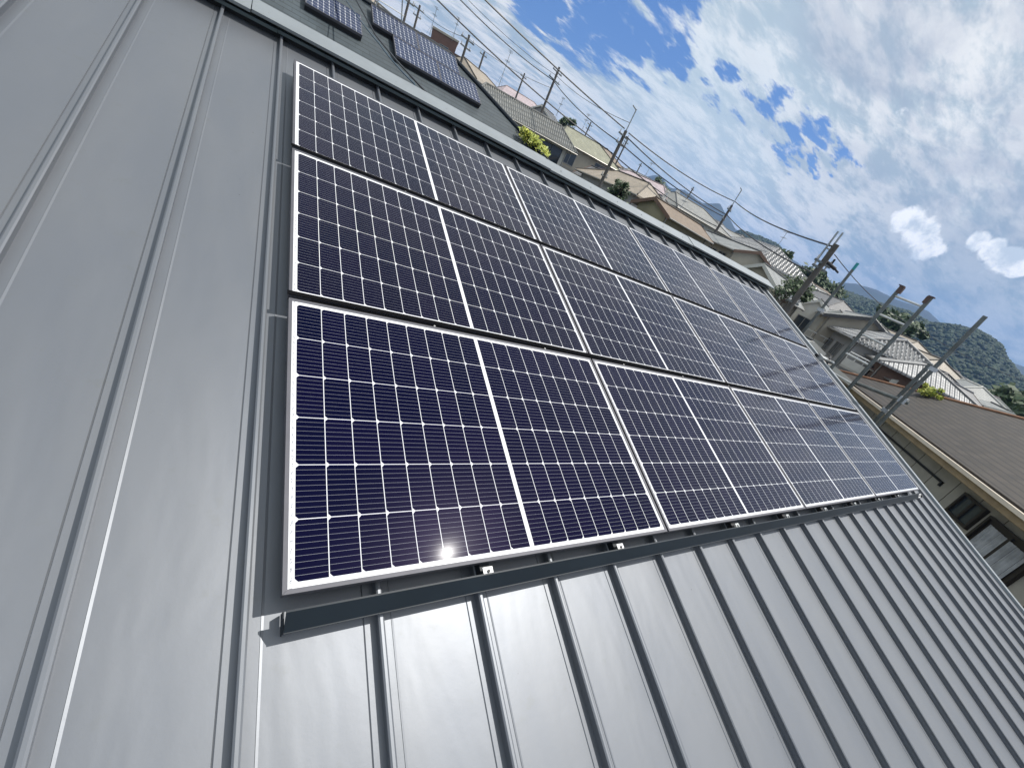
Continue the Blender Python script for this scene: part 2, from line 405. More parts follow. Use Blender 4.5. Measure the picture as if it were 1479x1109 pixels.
for r in range(3):
    for c in range(4):
        o = proto if (r == 0 and c == 0) else copy_tree(proto)
        o.location = rp(c * (PW + GX), r * (PH + GY), 0)
        extra = {(0, 0): 'large dark blue solar panel nearest the camera, ', (0, 3): 'large solar panel over the skirt end cap, ', (2, 0): 'large solar panel near the ridge, '}.get((r, c), 'large solar panel on the metal roof, ')
        tag(o, extra + coln[c] + ' of the ' + rown[r], 'solar panel', 'large solar panels in three rows on the metal roof')
AW = 4 * PW + 3 * GX; AH = 3 * PH + 2 * GY
# rails: run up the slope on the seams, one thing per rail row
for r in range(3):
    for q, vv in enumerate((.20, .86)):
        o = empty('mounting_rail', rp(0, r * (PH + GY) + vv, 0), 0, TH)
        m_ = MB(); m_.box((.05, 0, -.070), (AW - .05, .035, -.037)); m_.build('rail_bar', M_DKMETAL, o)
        for s in seams[13::2]:
            if .1 < s < AW - .1: k_ = MB(); k_.box((s - .02, -.01, -.098), (s + .02, .045, -.0705)); k_.build('seam_clamp', M_STEEL, o)
        tag(o, '%s dark mounting rail under the %s of solar panels' % (('lower', 'upper')[q], rown[r]), 'rail', 'mounting rails hidden under the solar panels')
for r in range(2):
    o = empty('joining_strip', rp(0, (r + 1) * (PH + GY) - GY, 0), 0, TH); m_ = MB(); m_.box((.09, .0015, -.034), (AW + .006, GY - .0015, -.008)); m_.box((-.006, GY - .004, .0006), (AW + .006, GY + .0165, .0036)); m_.build('strip', M_MATT, o)
    tag(o, 'long black strip between the %s and the %s of solar panels' % (rown[r], rown[r + 1]), 'strip')
# clamps in the gaps between rows
pc = None; names = ['leftmost', 'second', 'third', 'fourth', 'fifth', 'sixth', 'seventh', 'rightmost']
for r in range(2):
    for k in range(8):
        s = .64 + k * .71 + (.355 if k > 4 else 0)
        if pc is None:
            pc = empty('panel_clamp', (0, 0, 0), 0, TH)
            a = MB(); a.box((-.02, -GY / 2 + .001, -.034), (.02, GY / 2 - .001, -.012)); a.build('clamp_block', M_BLACK, pc)
            b = MB(); b.tube((0, 0, -.012), (0, 0, -.004), .0055, n=6); b.build('bolt', M_ZINC, pc); o = pc
        else: o = copy_tree(pc)
        o.location = rp(s, (r + 1) * (PH + GY) - GY / 2, 0)
        tag(o, 'tiny black clamp, %s from the left in the gap above the %s' % (names[k], rown[r]), 'clamp', 'clamps between the panel rows')
# skirt board along the lower edge
sk = empty('skirt_board', rp(0, 0, 0), 0, TH); tag(sk, 'long dark navy skirt board along the bottom edge of the solar array', 'skirt board')
m_ = MB(); m_.profile([(-.038, -.012), (-.038, -.006), (-.043, -.0055), (-.0845, -.0455), (-.0875, -.0450), (-.0875, -.0515), (-.083, -.0515), (-.041, -.012)], .012, AW - .03, True, 'x')
m_.build('face_board', M_DKMETAL, sk)
m_ = MB(); m_.box((.012, -.085, -.0985), (.015, -.03, -.056)); m_.build('end_plate', M_DKMETAL, sk)
m_ = MB(); m_.box((AW - .028, -.086, -.094), (AW + .01, -.03, -.016)); m_.build('end_cap', M_BLACK, sk)
m_ = MB(); m_.quad((AW - .14, -.0485, -.0085), (AW - .035, -.0485, -.0085), (AW - .035, -.083, -.0378), (AW - .14, -.083, -.0378)); 
st = m_.build('sticker', M_STICK, sk)
m_ = MB()
for k in range(6):
    x_ = AW - .128 + k * .014; m_.quad((x_, -.059, -.0165), (x_ + .008, -.059, -.0165), (x_ + .008, -.072, -.0275), (x_, -.072, -.0275))
m_.build('sticker_print', M_BLACK, sk)
for k, s in enumerate((.64, 1.35, 2.415, 3.125, 3.835, 4.545, 5.255, 5.965)):
    o = empty('skirt_bracket', rp(s + .012, -.03, 0), 0, TH)
    a = MB(); a.box((-.02, -.014, -.072), (.02, .052, -.037)); a.box((-.018, -.016, -.037), (.018, -.006, -.014)); a.build('bracket_body', M_BLACK if k > 1 else M_DKMETAL, o)
    b = MB(); b.box((-.012 - .012, -.0165, -.0137), (.016, .014, -.0115)); b.build('bracket_plate', M_STICK if k < 2 else M_ZINC, o)
    c_ = MB(); c_.tube((-.004, -.001, -.0115), (-.004, -.001, -.006), .0055, n=6); c_.build('bolt', M_BLACK if k < 2 else M_STEEL, o)
    tag(o, '%s, %s along the skirt board' % ('bracket with white plate and black bolt' if k < 2 else 'small zinc bracket with a steel bolt', ('first', 'second', 'third', 'fourth', 'fifth', 'sixth', 'seventh', 'eighth')[k]), 'bracket', 'brackets between skirt board and panels')

# ------------------------------------------------------------------ slate-roofed neighbour with its small panels
M_SLATE = None
def slate_mat(name, c1, c2, row=.182, colw=.30, rough=.6, lw=.12):
    m = bpy.data.materials.new(name); m.use_nodes = True; t = NT(m.node_tree); o = t.n('ShaderNodeOutputMaterial')
    uv = t.n('ShaderNodeUVMap').outputs[0]
    s = t.n('ShaderNodeSeparateXYZ', {0: uv}); x, y = s.outputs[0], s.outputs[1]
    r = t.m('DIVIDE', y, row); ri = t.m('FLOOR', r); fr = t.m('FRACT', r)
    xx = t.m('ADD', t.m('DIVIDE', x, colw), t.m('MULTIPLY', t.m('MODULO', ri, 2.0), .5)); xi = t.m('FLOOR', xx); fx = t.m('FRACT', xx)
    wn = t.n('ShaderNodeTexWhiteNoise', {'Vector': t.n('ShaderNodeCombineXYZ', {0: xi, 1: ri, 2: 0.0}).outputs[0]}, noise_dimensions='3D').outputs['Value']
    c = t.mix(wn, rgb(*c1), rgb(*c2))
    n = t.noise(t.n('ShaderNodeMapping', {'Vector': uv, 'Scale': (1, .4, 1)}).outputs[0], 1.3, 6, .6); c = t.mix(t.m('MULTIPLY', t.ramp(n, .45, .75), .45), c, rgb(*[k * 1.7 for k in c2]))
    ln = t.m('LESS_THAN', fr, lw); lx = t.m('LESS_THAN', fx, .03); c = t.mix(t.m('MAXIMUM', ln, t.m('MULTIPLY', lx, .6)), c, rgb(*[k * .3 for k in c1]))
    b = t.n('ShaderNodeBsdfPrincipled', {'Base Color': c, 'Roughness': rough})
    h = t.m('ADD', fr, t.m('MULTIPLY', wn, .3)); bp = t.n('ShaderNodeBump', {'Height': t.m('SUBTRACT', 1.3, h), 'Strength': .6, 'Distance': .012}); t.set(b.inputs['Normal'], bp.outputs[0])
    t.nt.links.new(b.outputs[0], o.inputs[0]); return m
def uv_planar(o, ux, uy, org=(0, 0, 0)):
    me = o.data; l = me.uv_layers.new(name='UVMap'); ux, uy, org = Vector(ux), Vector(uy), Vector(org)
    for p in me.polygons:
        for li in p.loop_indices:
            v = me.vertices[me.loops[li].vertex_index].co - org; l.data[li].uv = (v.dot(ux), v.dot(uy))
def uv_roof(o):
    """per face: u along the horizontal, v up the slope"""
    me = o.data; l = me.uv_layers.new(name='UVMap')
    for p in me.polygons:
        n = p.normal; h = Vector((-n.y, n.x, 0)); h = h.normalized() if h.length > 1e-4 else Vector((1, 0, 0)); s = n.cross(h)
        if s.z < 0: s = -s; h = -h
        for li in p.loop_indices:
            v = me.vertices[me.loops[li].vertex_index].co; l.data[li].uv = (v.dot(h), v.dot(s))
M_SLATE = slate_mat('dark_slate', (.030, .042, .050), (.042, .056, .064))
nb = empty('slate_roofed_house', (CAM.x, CAM.y, CAM.z)); tag(nb, 'house with a dark slate hip roof carrying five small solar panels, behind the ridge cap', 'house')
YR, HR = 13.83, 1.90; RX = 4.25; DN = 4.3
eY, eH = YR - DN, HR - .5 * DN; LX = -9
mb = MB()
A = [(LX, eY, eH), (RX + DN, eY, eH), (RX, YR, HR), (LX, YR, HR)]; mb.slab(A, .12)
mb.slab([(RX + DN, eY, eH), (RX + DN, YR + DN, eH), (RX, YR, HR)], .12)
mb.slab([(RX + DN, YR + DN, eH), (LX, YR + DN, eH), (LX, YR, HR), (RX, YR, HR)], .12)
o = mb.build('roof', M_SLATE, nb); uv_roof(o)
mb = MB(); mb.path([(LX, YR, HR + .03), (RX, YR, HR + .03), (RX + DN, eY, eH + .03)], .055, 8); mb.tube((RX, YR, HR + .03), (RX + DN, YR + DN, eH + .03), .055); mb.build('ridge_tile', M_DKMETAL, nb)
mb = MB(); gl = gz(0, 13) - CAM.z - 1; mb.box((LX, eY + .6, gl), (RX + DN - .6, YR + DN - .6, eH - .1)); mb.build('wall', pm('beige_siding', (.42, .39, .34), .8, 0, .15, 2), nb)
SL = math.atan(.5)
def small_panel():
    r = empty('small_solar_panel', (0, 0, 0), 0, SL); f = MB(); w_, h_ = 1.12, .90
    for a, b in (((0, 0), (w_, .018)), ((0, h_ - .018), (w_, h_)), ((0, .0185), (.018, h_ - .0185)), ((w_ - .018, .0185), (w_, h_ - .0185))): f.box((*a, .09), (*b, .14))
    f.build('frame', M_FRAME, r); g = MB(); g.box((.016, .016, .115), (w_ - .016, h_ - .016, .136)); g.build('cell_laminate', M_NCELL, r)
    f = MB(); f.box((.1, .1, .02), (.14, h_ - .1, .089)); f.box((w_ - .14, .1, .02), (w_ - .1, h_ - .1, .089)); f.box((0, .02, -.0), (w_, .05, .088)); f.build('mounting_rail', M_BLACK, r); return r
sp = small_panel()
lab = ['small solar panel on the slate roof standing apart, left of the two crossing cables', 'small solar panel on the slate roof, left one of the lower pair', 'small solar panel on the slate roof, right one of the lower pair',
       'small solar panel on the slate roof, left one of the upper pair', 'small solar panel on the slate roof, right one of the upper pair']
for k, (x, row) in enumerate(((.66, 0), (2.52, 0), (3.65, 0), (2.06, 1), (3.19, 1))):
    o = sp if k == 0 else copy_tree(sp); y = 11.95 + row * .915 * math.cos(SL); o.location = CAM + Vector((x, y, .98 + (y - 12) * .5))
    tag(o, lab[k], 'solar panel', 'small solar panels on the slate roof')
# roof stand (small frame) on the slate ridge and antenna
def antenna(name, az, el0, d, hgt, label, n=7, yaw=40, r=.02):
    b = at(az, el0, d); o = empty(name, b, R_(yaw)); m = MB(); m.tube((0, 0, -.4), (0, 0, hgt), r, n=6); m.build('mast', M_STEEL, o)
    for lv in (0, 1):
        z = hgt - .12 - lv * hgt * .28; m = MB(); L = 1.5 - lv * .5; m.tube((-L / 2, 0, z), (L / 2, 0, z), r * .6, n=5)
        for k in range(n): x = -L / 2 + L * k / (n - 1); m.tube((x, -.34 + .02 * k, z + .02), (x, .34 - .02 * k, z + .02), r * .35, n=4)
        m.build('aerial', M_STEEL, o)
    m = MB()
    for k in range(3):
        c = 2 * math.pi * k / 3; m.tube((.45 * math.cos(c), .45 * math.sin(c), -.35), (0, 0, hgt * .35), r * .3, n=4)
    m.build('guy_wire', M_WIRE, o); tag(o, label, 'antenna', 'television antennas on the roofs'); return o
st = empty('roof_stand', at(10.6, 7.45, 13.9), 0); m_ = MB(); m_.path([(-.38, 0, 0), (-.28, 0, .75), (.12, 0, .75)], .016); m_.path([(.3, 0, 0), (.12, 0, .75)], .016); m_.path([(-.38, .4, 0), (-.28, .3, .75)], .012); m_.build('stand_leg', M_STEEL, st)
m_ = MB(); m_.tube((-.38, 0, .02), (.3, 0, .02), .022); m_.tube((-.38, 0, .25), (.3, 0, .25), .012); m_.build('crossbar', M_WHITE, st); tag(st, 'thin steel roof stand with a white crossbar on the slate ridge', 'roof stand')

# cables crossing over the slate roof
def cable(name, pts, r, label, sag=0.0, group=None, mat=None, cat='cable'):
    mb = MB()
    P = []
    for a, b in zip(pts, pts[1:]):
        a, b = Vector(a), Vector(b)
        for k in range(16):
            s = k / 16; p = a.lerp(b, s); p.z -= sag * 4 * s * (1 - s); P.append(p)
    P.append(Vector(pts[-1])); mb.path(P, r, 5); o = mb.build(name, mat or M_WIRE); tag(o, label, cat, group); return o
cable('service_cable', [at(2.5, 11.5, 17), at(6.4, 7.1, 12.3), at(10.2, 5.2, 9.0), at(14.4, 3.5, 6.9), at(17, 1.5, 6.2)], .011, 'black service cable crossing the slate roof, the straighter and left one of two', .02, mat=pm('blue_black_cable', (.02, .05, .08), .4))
cable('service_cable', [at(3.5, 11.5, 16), at(7.3, 7.5, 12.0), at(9.7, 5.7, 10.2), at(12.2, 4.6, 8.3), at(15.8, 3.3, 6.9), at(18, 1.5, 6.2)], .015, 'thick dark service cable crossing the slate roof, the right one of two', .0)

# ------------------------------------------------------------------ houses of the town
def kawara(name, c1, c2, rough=.45, pitch=.27, row=.27):
    m = bpy.data.materials.new(name); m.use_nodes = True; t = NT(m.node_tree); o = t.n('ShaderNodeOutputMaterial')
    uv = t.n('ShaderNodeUVMap').outputs[0]; s = t.n('ShaderNodeSeparateXYZ', {0: uv}); x, y = s.outputs[0], s.outputs[1]
    xx = t.m('DIVIDE', x, pitch); yy = t.m('DIVIDE', y, row)
    wn = t.n('ShaderNodeTexWhiteNoise', {'Vector': t.n('ShaderNodeCombineXYZ', {0: t.m('FLOOR', xx), 1: t.m('FLOOR', yy), 2: 0.0}).outputs[0]}, noise_dimensions='3D').outputs['Value']
    c = t.mix(wn, rgb(*c1), rgb(*c2)); n = t.noise(uv, .5, 5, .6); c = t.mix(t.m('MULTIPLY', t.ramp(n, .4, .7), .5), c, rgb(*[k * .6 for k in c1]))
    gap = t.m('MAXIMUM', t.m('LESS_THAN', t.m('FRACT', yy), .14), t.m('LESS_THAN', t.m('ABSOLUTE', t.m('SUBTRACT', t.m('FRACT', t.m('ADD', xx, .5)), .5)), .17)); c = t.mix(t.m('MULTIPLY', gap, .75), c, rgb(*[k * .25 for k in c1]))
    w = t.m('SINE', t.m('MULTIPLY', xx, 2 * math.pi)); h = t.m('ADD', t.m('MULTIPLY', w, .5), t.m('MULTIPLY', t.m('FRACT', yy), -.6))
    b = t.n('ShaderNodeBsdfPrincipled', {'Base Color': c, 'Roughness': rough}); bp = t.n('ShaderNodeBump', {'Height': h, 'Strength': .8, 'Distance': .05}); t.set(b.inputs['Normal'], bp.outputs[0])
    t.nt.links.new(b.outputs[0], o.inputs[0]); return m
K_GREY = kawara('silver_grey_tile', (.27, .27, .25), (.36, .36, .33))
K_SILV = kawara('silver_tile', (.36, .36, .36), (.50, .50, .49), .35)
K_PINK = kawara('pink_white_tile', (.52, .42, .43), (.62, .52, .53))
K_BRIGHT = kawara('bright_grey_tile', (.34, .34, .34), (.50, .50, .49), .35, .45, .40)
K_DARK = kawara('dark_grey_tile', (.11, .11, .115), (.17, .17, .17))
K_BROWN = slate_mat('brown_shingle', (.15, .108, .072), (.19, .14, .095), .2, .4)
K_OLIVE = slate_mat('olive_shingle', (.20, .20, .14), (.24, .24, .17), .2, .5)
K_TAN = slate_mat('tan_shingle', (.25, .215, .165), (.31, .265, .21), .2, .4)
K_GSL = slate_mat('grey_slate', (.17, .18, .18), (.23, .24, .235), .2, .4)
K_DBR = slate_mat('dark_brown_shingle', (.020, .016, .012), (.038, .030, .023), .235, .30, .7, .2)
W_WHITE = pm('white_wall', (.62, .61, .56), .85, 0, .12, .8)
W_CREAM = pm('cream_wall', (.42, .39, .32), .85, 0, .15, .8)
W_YEL = pm('mustard_wall', (.30, .27, .18), .85, 0, .2, .8)
W_GREY = pm('grey_wall', (.36, .36, .36), .85, 0, .15, .8)
W_BEIGE = pm('beige_wall', (.44, .40, .33), .85, 0, .15, .8)
W_BROWN = pm('brown_wall', (.16, .10, .07), .8, 0, .2, 1)
CURT = pm('curtain', (.5, .52, .55), .9, 0, .3, 3)
rnd = random.Random(4)
def window(root, x, y, z, w, h, nrm, frame=None, pane=None, bars=1):
    """window on a wall; nrm: 'n' (-y), 'f' (+y), 'l' (-x), 'r' (+x)"""
    M = {'n': Matrix.Identity(4), 'f': Matrix.Rotation(math.pi, 4, 'Z'), 'l': Matrix.Rotation(-math.pi / 2, 4, 'Z'), 'r': Matrix.Rotation(math.pi / 2, 4, 'Z')}[nrm]
    M = Matrix.Translation((x, y, z)) @ M; b = .06; f = MB()
    for p, q in (((-w / 2, -.06, -h / 2), (w / 2, .02, -h / 2 + b)), ((-w / 2, -.06, h / 2 - b), (w / 2, .02, h / 2)), ((-w / 2, -.06, -h / 2 + b), (-w / 2 + b, .02, h / 2 - b)), ((w / 2 - b, -.06, -h / 2 + b), (w / 2, .02, h / 2 - b))): f.box(p, q, M)
    for k in range(bars): xx = -w / 2 + w * (k + 1) / (bars + 1); f.box((xx - .025, -.05, -h / 2 + b), (xx + .025, .02, h / 2 - b), M)
    f.box((-w / 2 - .04, -.09, -h / 2 - .05), (w / 2 + .04, .01, -h / 2 - .002), M)
    fo = f.build('window', frame or M_ALU, root); g = MB(); g.box((-w / 2 + b, -.022, -h / 2 + b), (w / 2 - b, .015, h / 2 - b), M); g.build('pane', pane or M_GLASS, fo)
def make_house(label, a, b, h, w, pitch, kind, rm, wm, ends=0.0, ov=.55, wins='auto', group='houses of the town beyond the ridge', th=.14, ribs=False, verge=None, cat='house', storeys=2, wh=None, cap=None):
    RP = .45 if rm is K_BRIGHT else .27
    """a, b: ridge ends as (azimuth, plan distance); h: ridge height above the camera"""
    A = at(a[0], 0, a[1]); B = at(b[0], 0, b[1]); mid = (A + B) / 2; d = B - A; rz = math.atan2(d.y, d.x)
    n = Vector((-math.sin(rz), math.cos(rz)))            # local +y
    if n.x * (mid.x - CAM.x) + n.y * (mid.y - CAM.y) < 0: rz += math.pi
    L = d.length; zr = CAM.z + h; g0 = gz(mid.x, mid.y); base = min(g0, zr - pitch * w - (2.6 if storeys == 1 else 5.0)) if not wh else zr - pitch * w - wh
    root = empty('house', (mid.x, mid.y, base), rz); zr -= base; ze = zr - pitch * w; hx = L / 2; ex = hx + ends
    mb = MB(); 
    mb.slab([(-ex, -w, ze), (ex, -w, ze), (hx, 0, zr), (-hx, 0, zr)], th); mb.slab([(ex, w, ze), (-ex, w, ze), (-hx, 0, zr), (hx, 0, zr)], th)
    if ends > 0: mb.slab([(ex, -w, ze), (ex, w, ze), (hx, 0, zr)], th); mb.slab([(-ex, w, ze), (-ex, -w, ze), (-hx, 0, zr)], th)
    if ribs:
        x = RP * (math.floor(-ex / RP) + 1.5)
        while x < ex:
            top = 1.0 if abs(x) < hx or ends == 0 else max(0, (ex - abs(x)) / ends)
            if top > .05:
                for s in (-1, 1): mb.tube((x, s * w, ze + .02), (x, s * w * (1 - top), ze + (zr - ze) * top + .02), .23 * RP, n=5, cap=False)
            x += RP
        if ends:
            y = RP * (math.floor(-w / RP) + 1.5)
            while y < w:
                top = 1 - abs(y) / w
                for s in (-1, 1): mb.tube((s * ex, y, ze + .02), (s * (ex - ends * top), y, ze + (zr - ze) * top + .02), .23 * RP, n=5, cap=False)
                y += RP
    ro = mb.build('roof', rm, root); uv_roof(ro)
    mb = MB(); r_ = .13 if ribs else .07
    mb.tube((-hx - .02, 0, zr + .03), (hx + .02, 0, zr + .03), r_, n=8)
    if ends:
        for sx in (-1, 1):
            for sy in (-1, 1): mb.tube((sx * hx, 0, zr + .03), (sx * ex, sy * w, ze + .03), r_ * .85, n=8)
    mb.build('ridge_tile', cap or rm, root if False else ro)
    if not ends:
        vm = verge or W_WHITE
        for sx in (-1, 1):
            for sy in (-1, 1):
                mb = MB()
                x0, x1 = sorted((sx * (ex + .005), sx * (ex + .06)))
                P = [(0, zr + .03), (sy * w, ze + .03), (sy * w, ze - .24), (0, zr - .24)]
                i = len(mb.v); mb.v += [(x0, y, z) for y, z in P] + [(x1, y, z) for y, z in P]
                mb.f += [(i, i + 1, i + 2, i + 3), (i + 4, i + 5, i + 6, i + 7), (i, i + 1, i + 5, i + 4), (i + 1, i + 2, i + 6, i + 5), (i + 2, i + 3, i + 7, i + 6), (i + 3, i, i + 4, i + 7)]
                mb.build('verge_board', vm, root)
    bw = w - ov; bx = ex - (ov if ends else ov * .6); zw = ze + pitch * ov - th
    mb = MB(); zg = zr - th - .02
    mb.quad((-bx, -bw, 0), (bx, -bw, 0), (bx, -bw, zw), (-bx, -bw, zw)); mb.quad((bx, bw, 0), (-bx, bw, 0), (-bx, bw, zw), (bx, bw, zw))
    for sx in (-1, 1):
        if ends: mb.quad((sx * bx, -bw, 0), (sx * bx, bw, 0), (sx * bx, bw, zw), (sx * bx, -bw, zw))
        else: mb.quad((sx * bx, -bw, 0), (sx * bx, bw, 0), (sx * bx, bw, zw), (sx * bx, 0, zg), (sx * bx, -bw, zw))
    mb.build('wall', wm, root)
    mb = MB()
    for sy in (-1, 1): mb.tube((-ex, sy * (w + .05), ze - .08), (ex, sy * (w + .05), ze - .08), .06, n=6); mb.build('gutter', M_ALU, root); mb = MB()
    if wh is None and ze > 4:
        for sx in (-1, 1):
            mb = MB(); mb.tube((sx * (bx - .1), -bw - .06, .1), (sx * (bx - .1), -bw - .06, zw - .15), .045, n=6); mb.tube((sx * (bx - .1), -bw - .06, zw - .15), (sx * (bx - .1), -w - .05, ze - .1), .045, n=6); mb.build('downpipe', M_ALU, root)
        mb = MB(); mb.box((-bx - .04, -bw - .05, zw - 2.75), (bx + .04, -bw - .004, zw - 2.55)); mb.build('wall_band', M_ALU, root)
    if wins == 'auto':
        k = max(1, int(bx * 2 / 3.2))
        for q in range(k):
            x = -bx + (q + .5) * 2 * bx / k + rnd.uniform(-.3, .3); ww = rnd.choice((1.7, 1.3, 1.7)); hh = rnd.choice((1.1, 1.3, 1.8))
            window(root, x, -bw, zw - .45 - hh / 2, ww, hh, 'n', bars=1)
            if storeys == 2 and ze > 5.2: window(root, x, -bw, zw - 3.6, 1.7, 1.3, 'n', bars=1)
        for s, sx in (('l', -1), ('r', 1)):
            window(root, sx * bx, rnd.uniform(-.3, .3) * bw, zw - 1.1, 1.3, 1.0, s)
    elif wins:
        for (s, p, dz, ww, hh) in wins:
            x, y = (p, -bw) if s == 'n' else ((-bx, p) if s == 'l' else (bx, p)); window(root, x, y, zw - dz, ww, hh, s, frame=M_DKFR if ww > 2 else None)
    tag(root, label, cat, group); root['dims'] = 0; del root['dims']
    return root, dict(L=L, bx=bx, bw=bw, ze=ze, zr=zr, zw=zw, ex=ex)
def hh(el, d): return d * math.tan(R_(el))
H = make_house
H('house with a silvery grey ribbed tile roof and white wall, right beside the yellow-green bush', (21.6, 55), (31.2, 57), hh(6.7, 56), 4.6, .46, 'hip', K_GREY, W_WHITE, ends=1.6, ov=.9, ribs=True, wins=[('n', 3.6, 1.35, 2.6, 1.7), ('n', -1.0, 1.3, 1.7, 1.1)])
H('house with a plain olive green roof directly behind the silvery tiled house', (31.8, 66), (36.2, 68), hh(6.8, 67), 5.2, .42, 'hip', K_OLIVE, W_BEIGE, ends=2.2)
H('house with a pale beige roof between brown block and silvery tiled roof', (18.6, 62), (21.3, 66), hh(7.7, 64), 4.4, .42, 'hip', K_TAN, W_WHITE, ends=2.5)
H('house with a pinkish tile roof peeping over the silvery ridge', (23.8, 88), (27.3, 90), hh(7.5, 89), 5, .4, 'hip', K_PINK, W_BEIGE, ends=2.5)
H('house with a dark grey roof just right of the pinkish one behind the silvery ridge', (28.2, 84), (29.9, 88), hh(7.4, 86), 5, .5, 'gable', K_DARK, W_GREY)
H('house with a grey tile roof above the slate ridge under the roof stand', (8.0, 46), (13.4, 52), hh(7.9, 49), 3.6, .5, 'hip', K_GREY, W_GREY, ends=1.5)
H('house with a pale roof at the top edge left of the roof stand', (2.5, 44), (8.4, 42), hh(8.4, 43), 3.2, .4, 'hip', K_TAN, W_WHITE, ends=1.5)
H('house with a weathered brown roof in front of the brown block', (11.6, 60), (14.5, 58), hh(7.6, 59), 4, .45, 'gable', K_BROWN, W_BROWN)
H('long house with a tan shingle roof and grey wall, right of the leaning utility pole', (39.6, 47), (43.6, 44.5), hh(5.25, 46), 3.6, .42, 'hip', K_TAN, W_GREY, ends=2.0, wins=[('n', -1.6, 1.5, 1.7, 1.2), ('n', 1.3, 1.6, 2.4, 1.6)])
H('house with a pale pink and white tile roof left of the blue mountain', (40.8, 66), (45.2, 64), hh(5.75, 65), 4.2, .36, 'hip', K_PINK, W_WHITE, ends=2.5)
H('house with an orange-brown roof and mustard gable wall behind the ridge cap', (45.0, 36), (51.2, 42), hh(4.2, 38), 2.0, .42, 'gable', K_BROWN, W_YEL, verge=W_BROWN, wins=[('n', 0, 1.0, 1.3, .9), ('n', 2.8, 1.1, 1.7, 1.2), ('r', 0, 1.2, 1.2, 1.0)])
H('grey tiled house with a small triangular pediment, behind the orange-brown roof', (46.8, 62), (50.6, 66), hh(5.6, 64), 4.4, .4, 'hip', K_GREY, W_WHITE, ends=2.6)
H('pale house low behind the orange-brown roof with a flat silver roof', (50.5, 74), (53.4, 78), hh(4.9, 76), 5, .3, 'gable', K_BRIGHT, W_WHITE)
H('long cream house with dark eave and a row of windows, left of the beige gable', (52.3, 50), (58.6, 45), hh(3.75, 47.5), 3.0, .28, 'gable', K_GSL, W_CREAM, verge=W_BROWN, wins=[('n', -2.4, 1.1, 1.2, 1.2), ('n', -.8, 1.1, 1.2, 1.2), ('n', .8, 1.1, 1.2, 1.2), ('n', 2.2, 1.1, 1.0, 1.2)])
H('house with a big pale striped tile hip roof in front of the wooded hill', (57.0, 73), (59.9, 69), hh(4.85, 71), 6.0, .42, 'hip', K_BRIGHT, W_WHITE, ends=4.2, ribs=True, ov=.8)
H('grey roofed house farther back, left of the pale striped roof', (53.2, 92), (56.2, 95), hh(4.6, 93), 5.5, .42, 'hip', K_GREY, W_GREY, ends=2.5)
r_, i_ = H('house with a pale-framed beige triangular gable above the right end of the ridge cap', (59.6, 36), (63.0, 46), hh(3.05, 36), 2.35, .62, 'gable', K_GSL, W_BEIGE, verge=W_WHITE, wins=[('n', .5, 1.2, 1.3, 1.1)])
H('small grey house between the striped roof and the near utility pole', (63.9, 62), (66.4, 66), hh(2.2, 64), 3.6, .4, 'hip', K_GSL, W_GREY, ends=2)
# white house with two small gables and a balcony
r1, i1 = H('white house with a grey roof, twin gable left half, beside the near utility pole', (66.6, 48), (67.6, 57), hh(2.2, 48), 1.55, .75, 'gable', K_GSL, W_WHITE, verge=W_WHITE, ov=.3, wins=[('l', .1, 1.6, 1.4, 1.6), ('r', 0, 1.4, 1.3, 1.1), ('n', 0, 1.4, 1.3, 1.1)])
r1, i1 = H('white house with a grey roof, twin gable right half with a white balcony', (68.7, 46), (69.6, 55), hh(2.0, 46), 1.15, .75, 'gable', K_GSL, W_WHITE, verge=W_WHITE, ov=.25, wins=[('l', .1, 1.0, .9, .8), ('l', -.1, 2.0, .9, .7), ('r', 0, 1.4, 1.3, 1.1)])
def balcony(label, az0, az1, el, d, hgt=.95, mat=None):
    a, b = at(az0, el, d), at(az1, el, d); dv = b - a; o = empty('balcony', a, math.atan2(dv.y, dv.x)); L = dv.to_2d().length
    m = MB(); m.box((0, -.05, -hgt), (L, .05, -hgt + .5)); m.box((0, 0, -hgt - .12), (L, 1.2, -hgt - .001)); m.build('parapet', mat or W_WHITE, o)
    m = MB(); m.tube((0, 0, 0), (L, 0, 0), .035); k = 0
    while k * .5 <= L: m.tube((k * .5, 0, -hgt + .5), (k * .5, 0, 0), .018, n=5); k += 1
    m.build('rail', M_WHITE, o); tag(o, label, 'balcony'); return o
balcony('long white balcony rail below the twin gables of the white house', 67.4, 70.4, -1.0, 44)
balcony('white balcony under the dark window of the house with the bright roof', 72.0, 74.3, -1.1, 36)
H('house with grey ribbed tile roof and dark veranda window, right of the twin gables', (69.2, 56), (71.6, 44), hh(2.4, 50), 3.0, .42, 'gable', K_GREY, W_BEIGE, verge=K_DARK, ribs=True, wins=[('n', -1.6, 1.7, 3.0, 1.8), ('n', 1.8, 1.7, 3.0, 1.8), ('l', 0, 1.5, 2, 1.5), ('r', 0, 1.6, 3.0, 1.8)])
H('house with sunlit silvery tile roof and shaded window, seen through the scaffold frame', (72.4, 46), (75.0, 40), hh(1.9, 43), 3.2, .40, 'hip', K_SILV, W_GREY, ends=2.0, ribs=True, wins=[('n', -1.2, 1.3, 1.9, 1.1), ('n', 1.6, 1.3, 1.9, 1.1), ('l', 0, 1.3, 1.6, 1.1)])
H('low house with a bright weathered roof over a dark open porch, behind the scaffold frame', (75.2, 44), (78.0, 38), hh(1.0, 41), 3.0, .36, 'hip', K_SILV, W_BROWN, ends=1.8, wins=[('n', -.8, 1.3, 2.4, 1.5), ('n', 2.0, 1.3, 2.4, 1.5)])
H('house with a tan patched roof just behind the bright weathered one', (76.0, 60), (78.2, 56), hh(1.85, 58), 3.4, .40, 'hip', K_TAN, W_CREAM, ends=1.8)
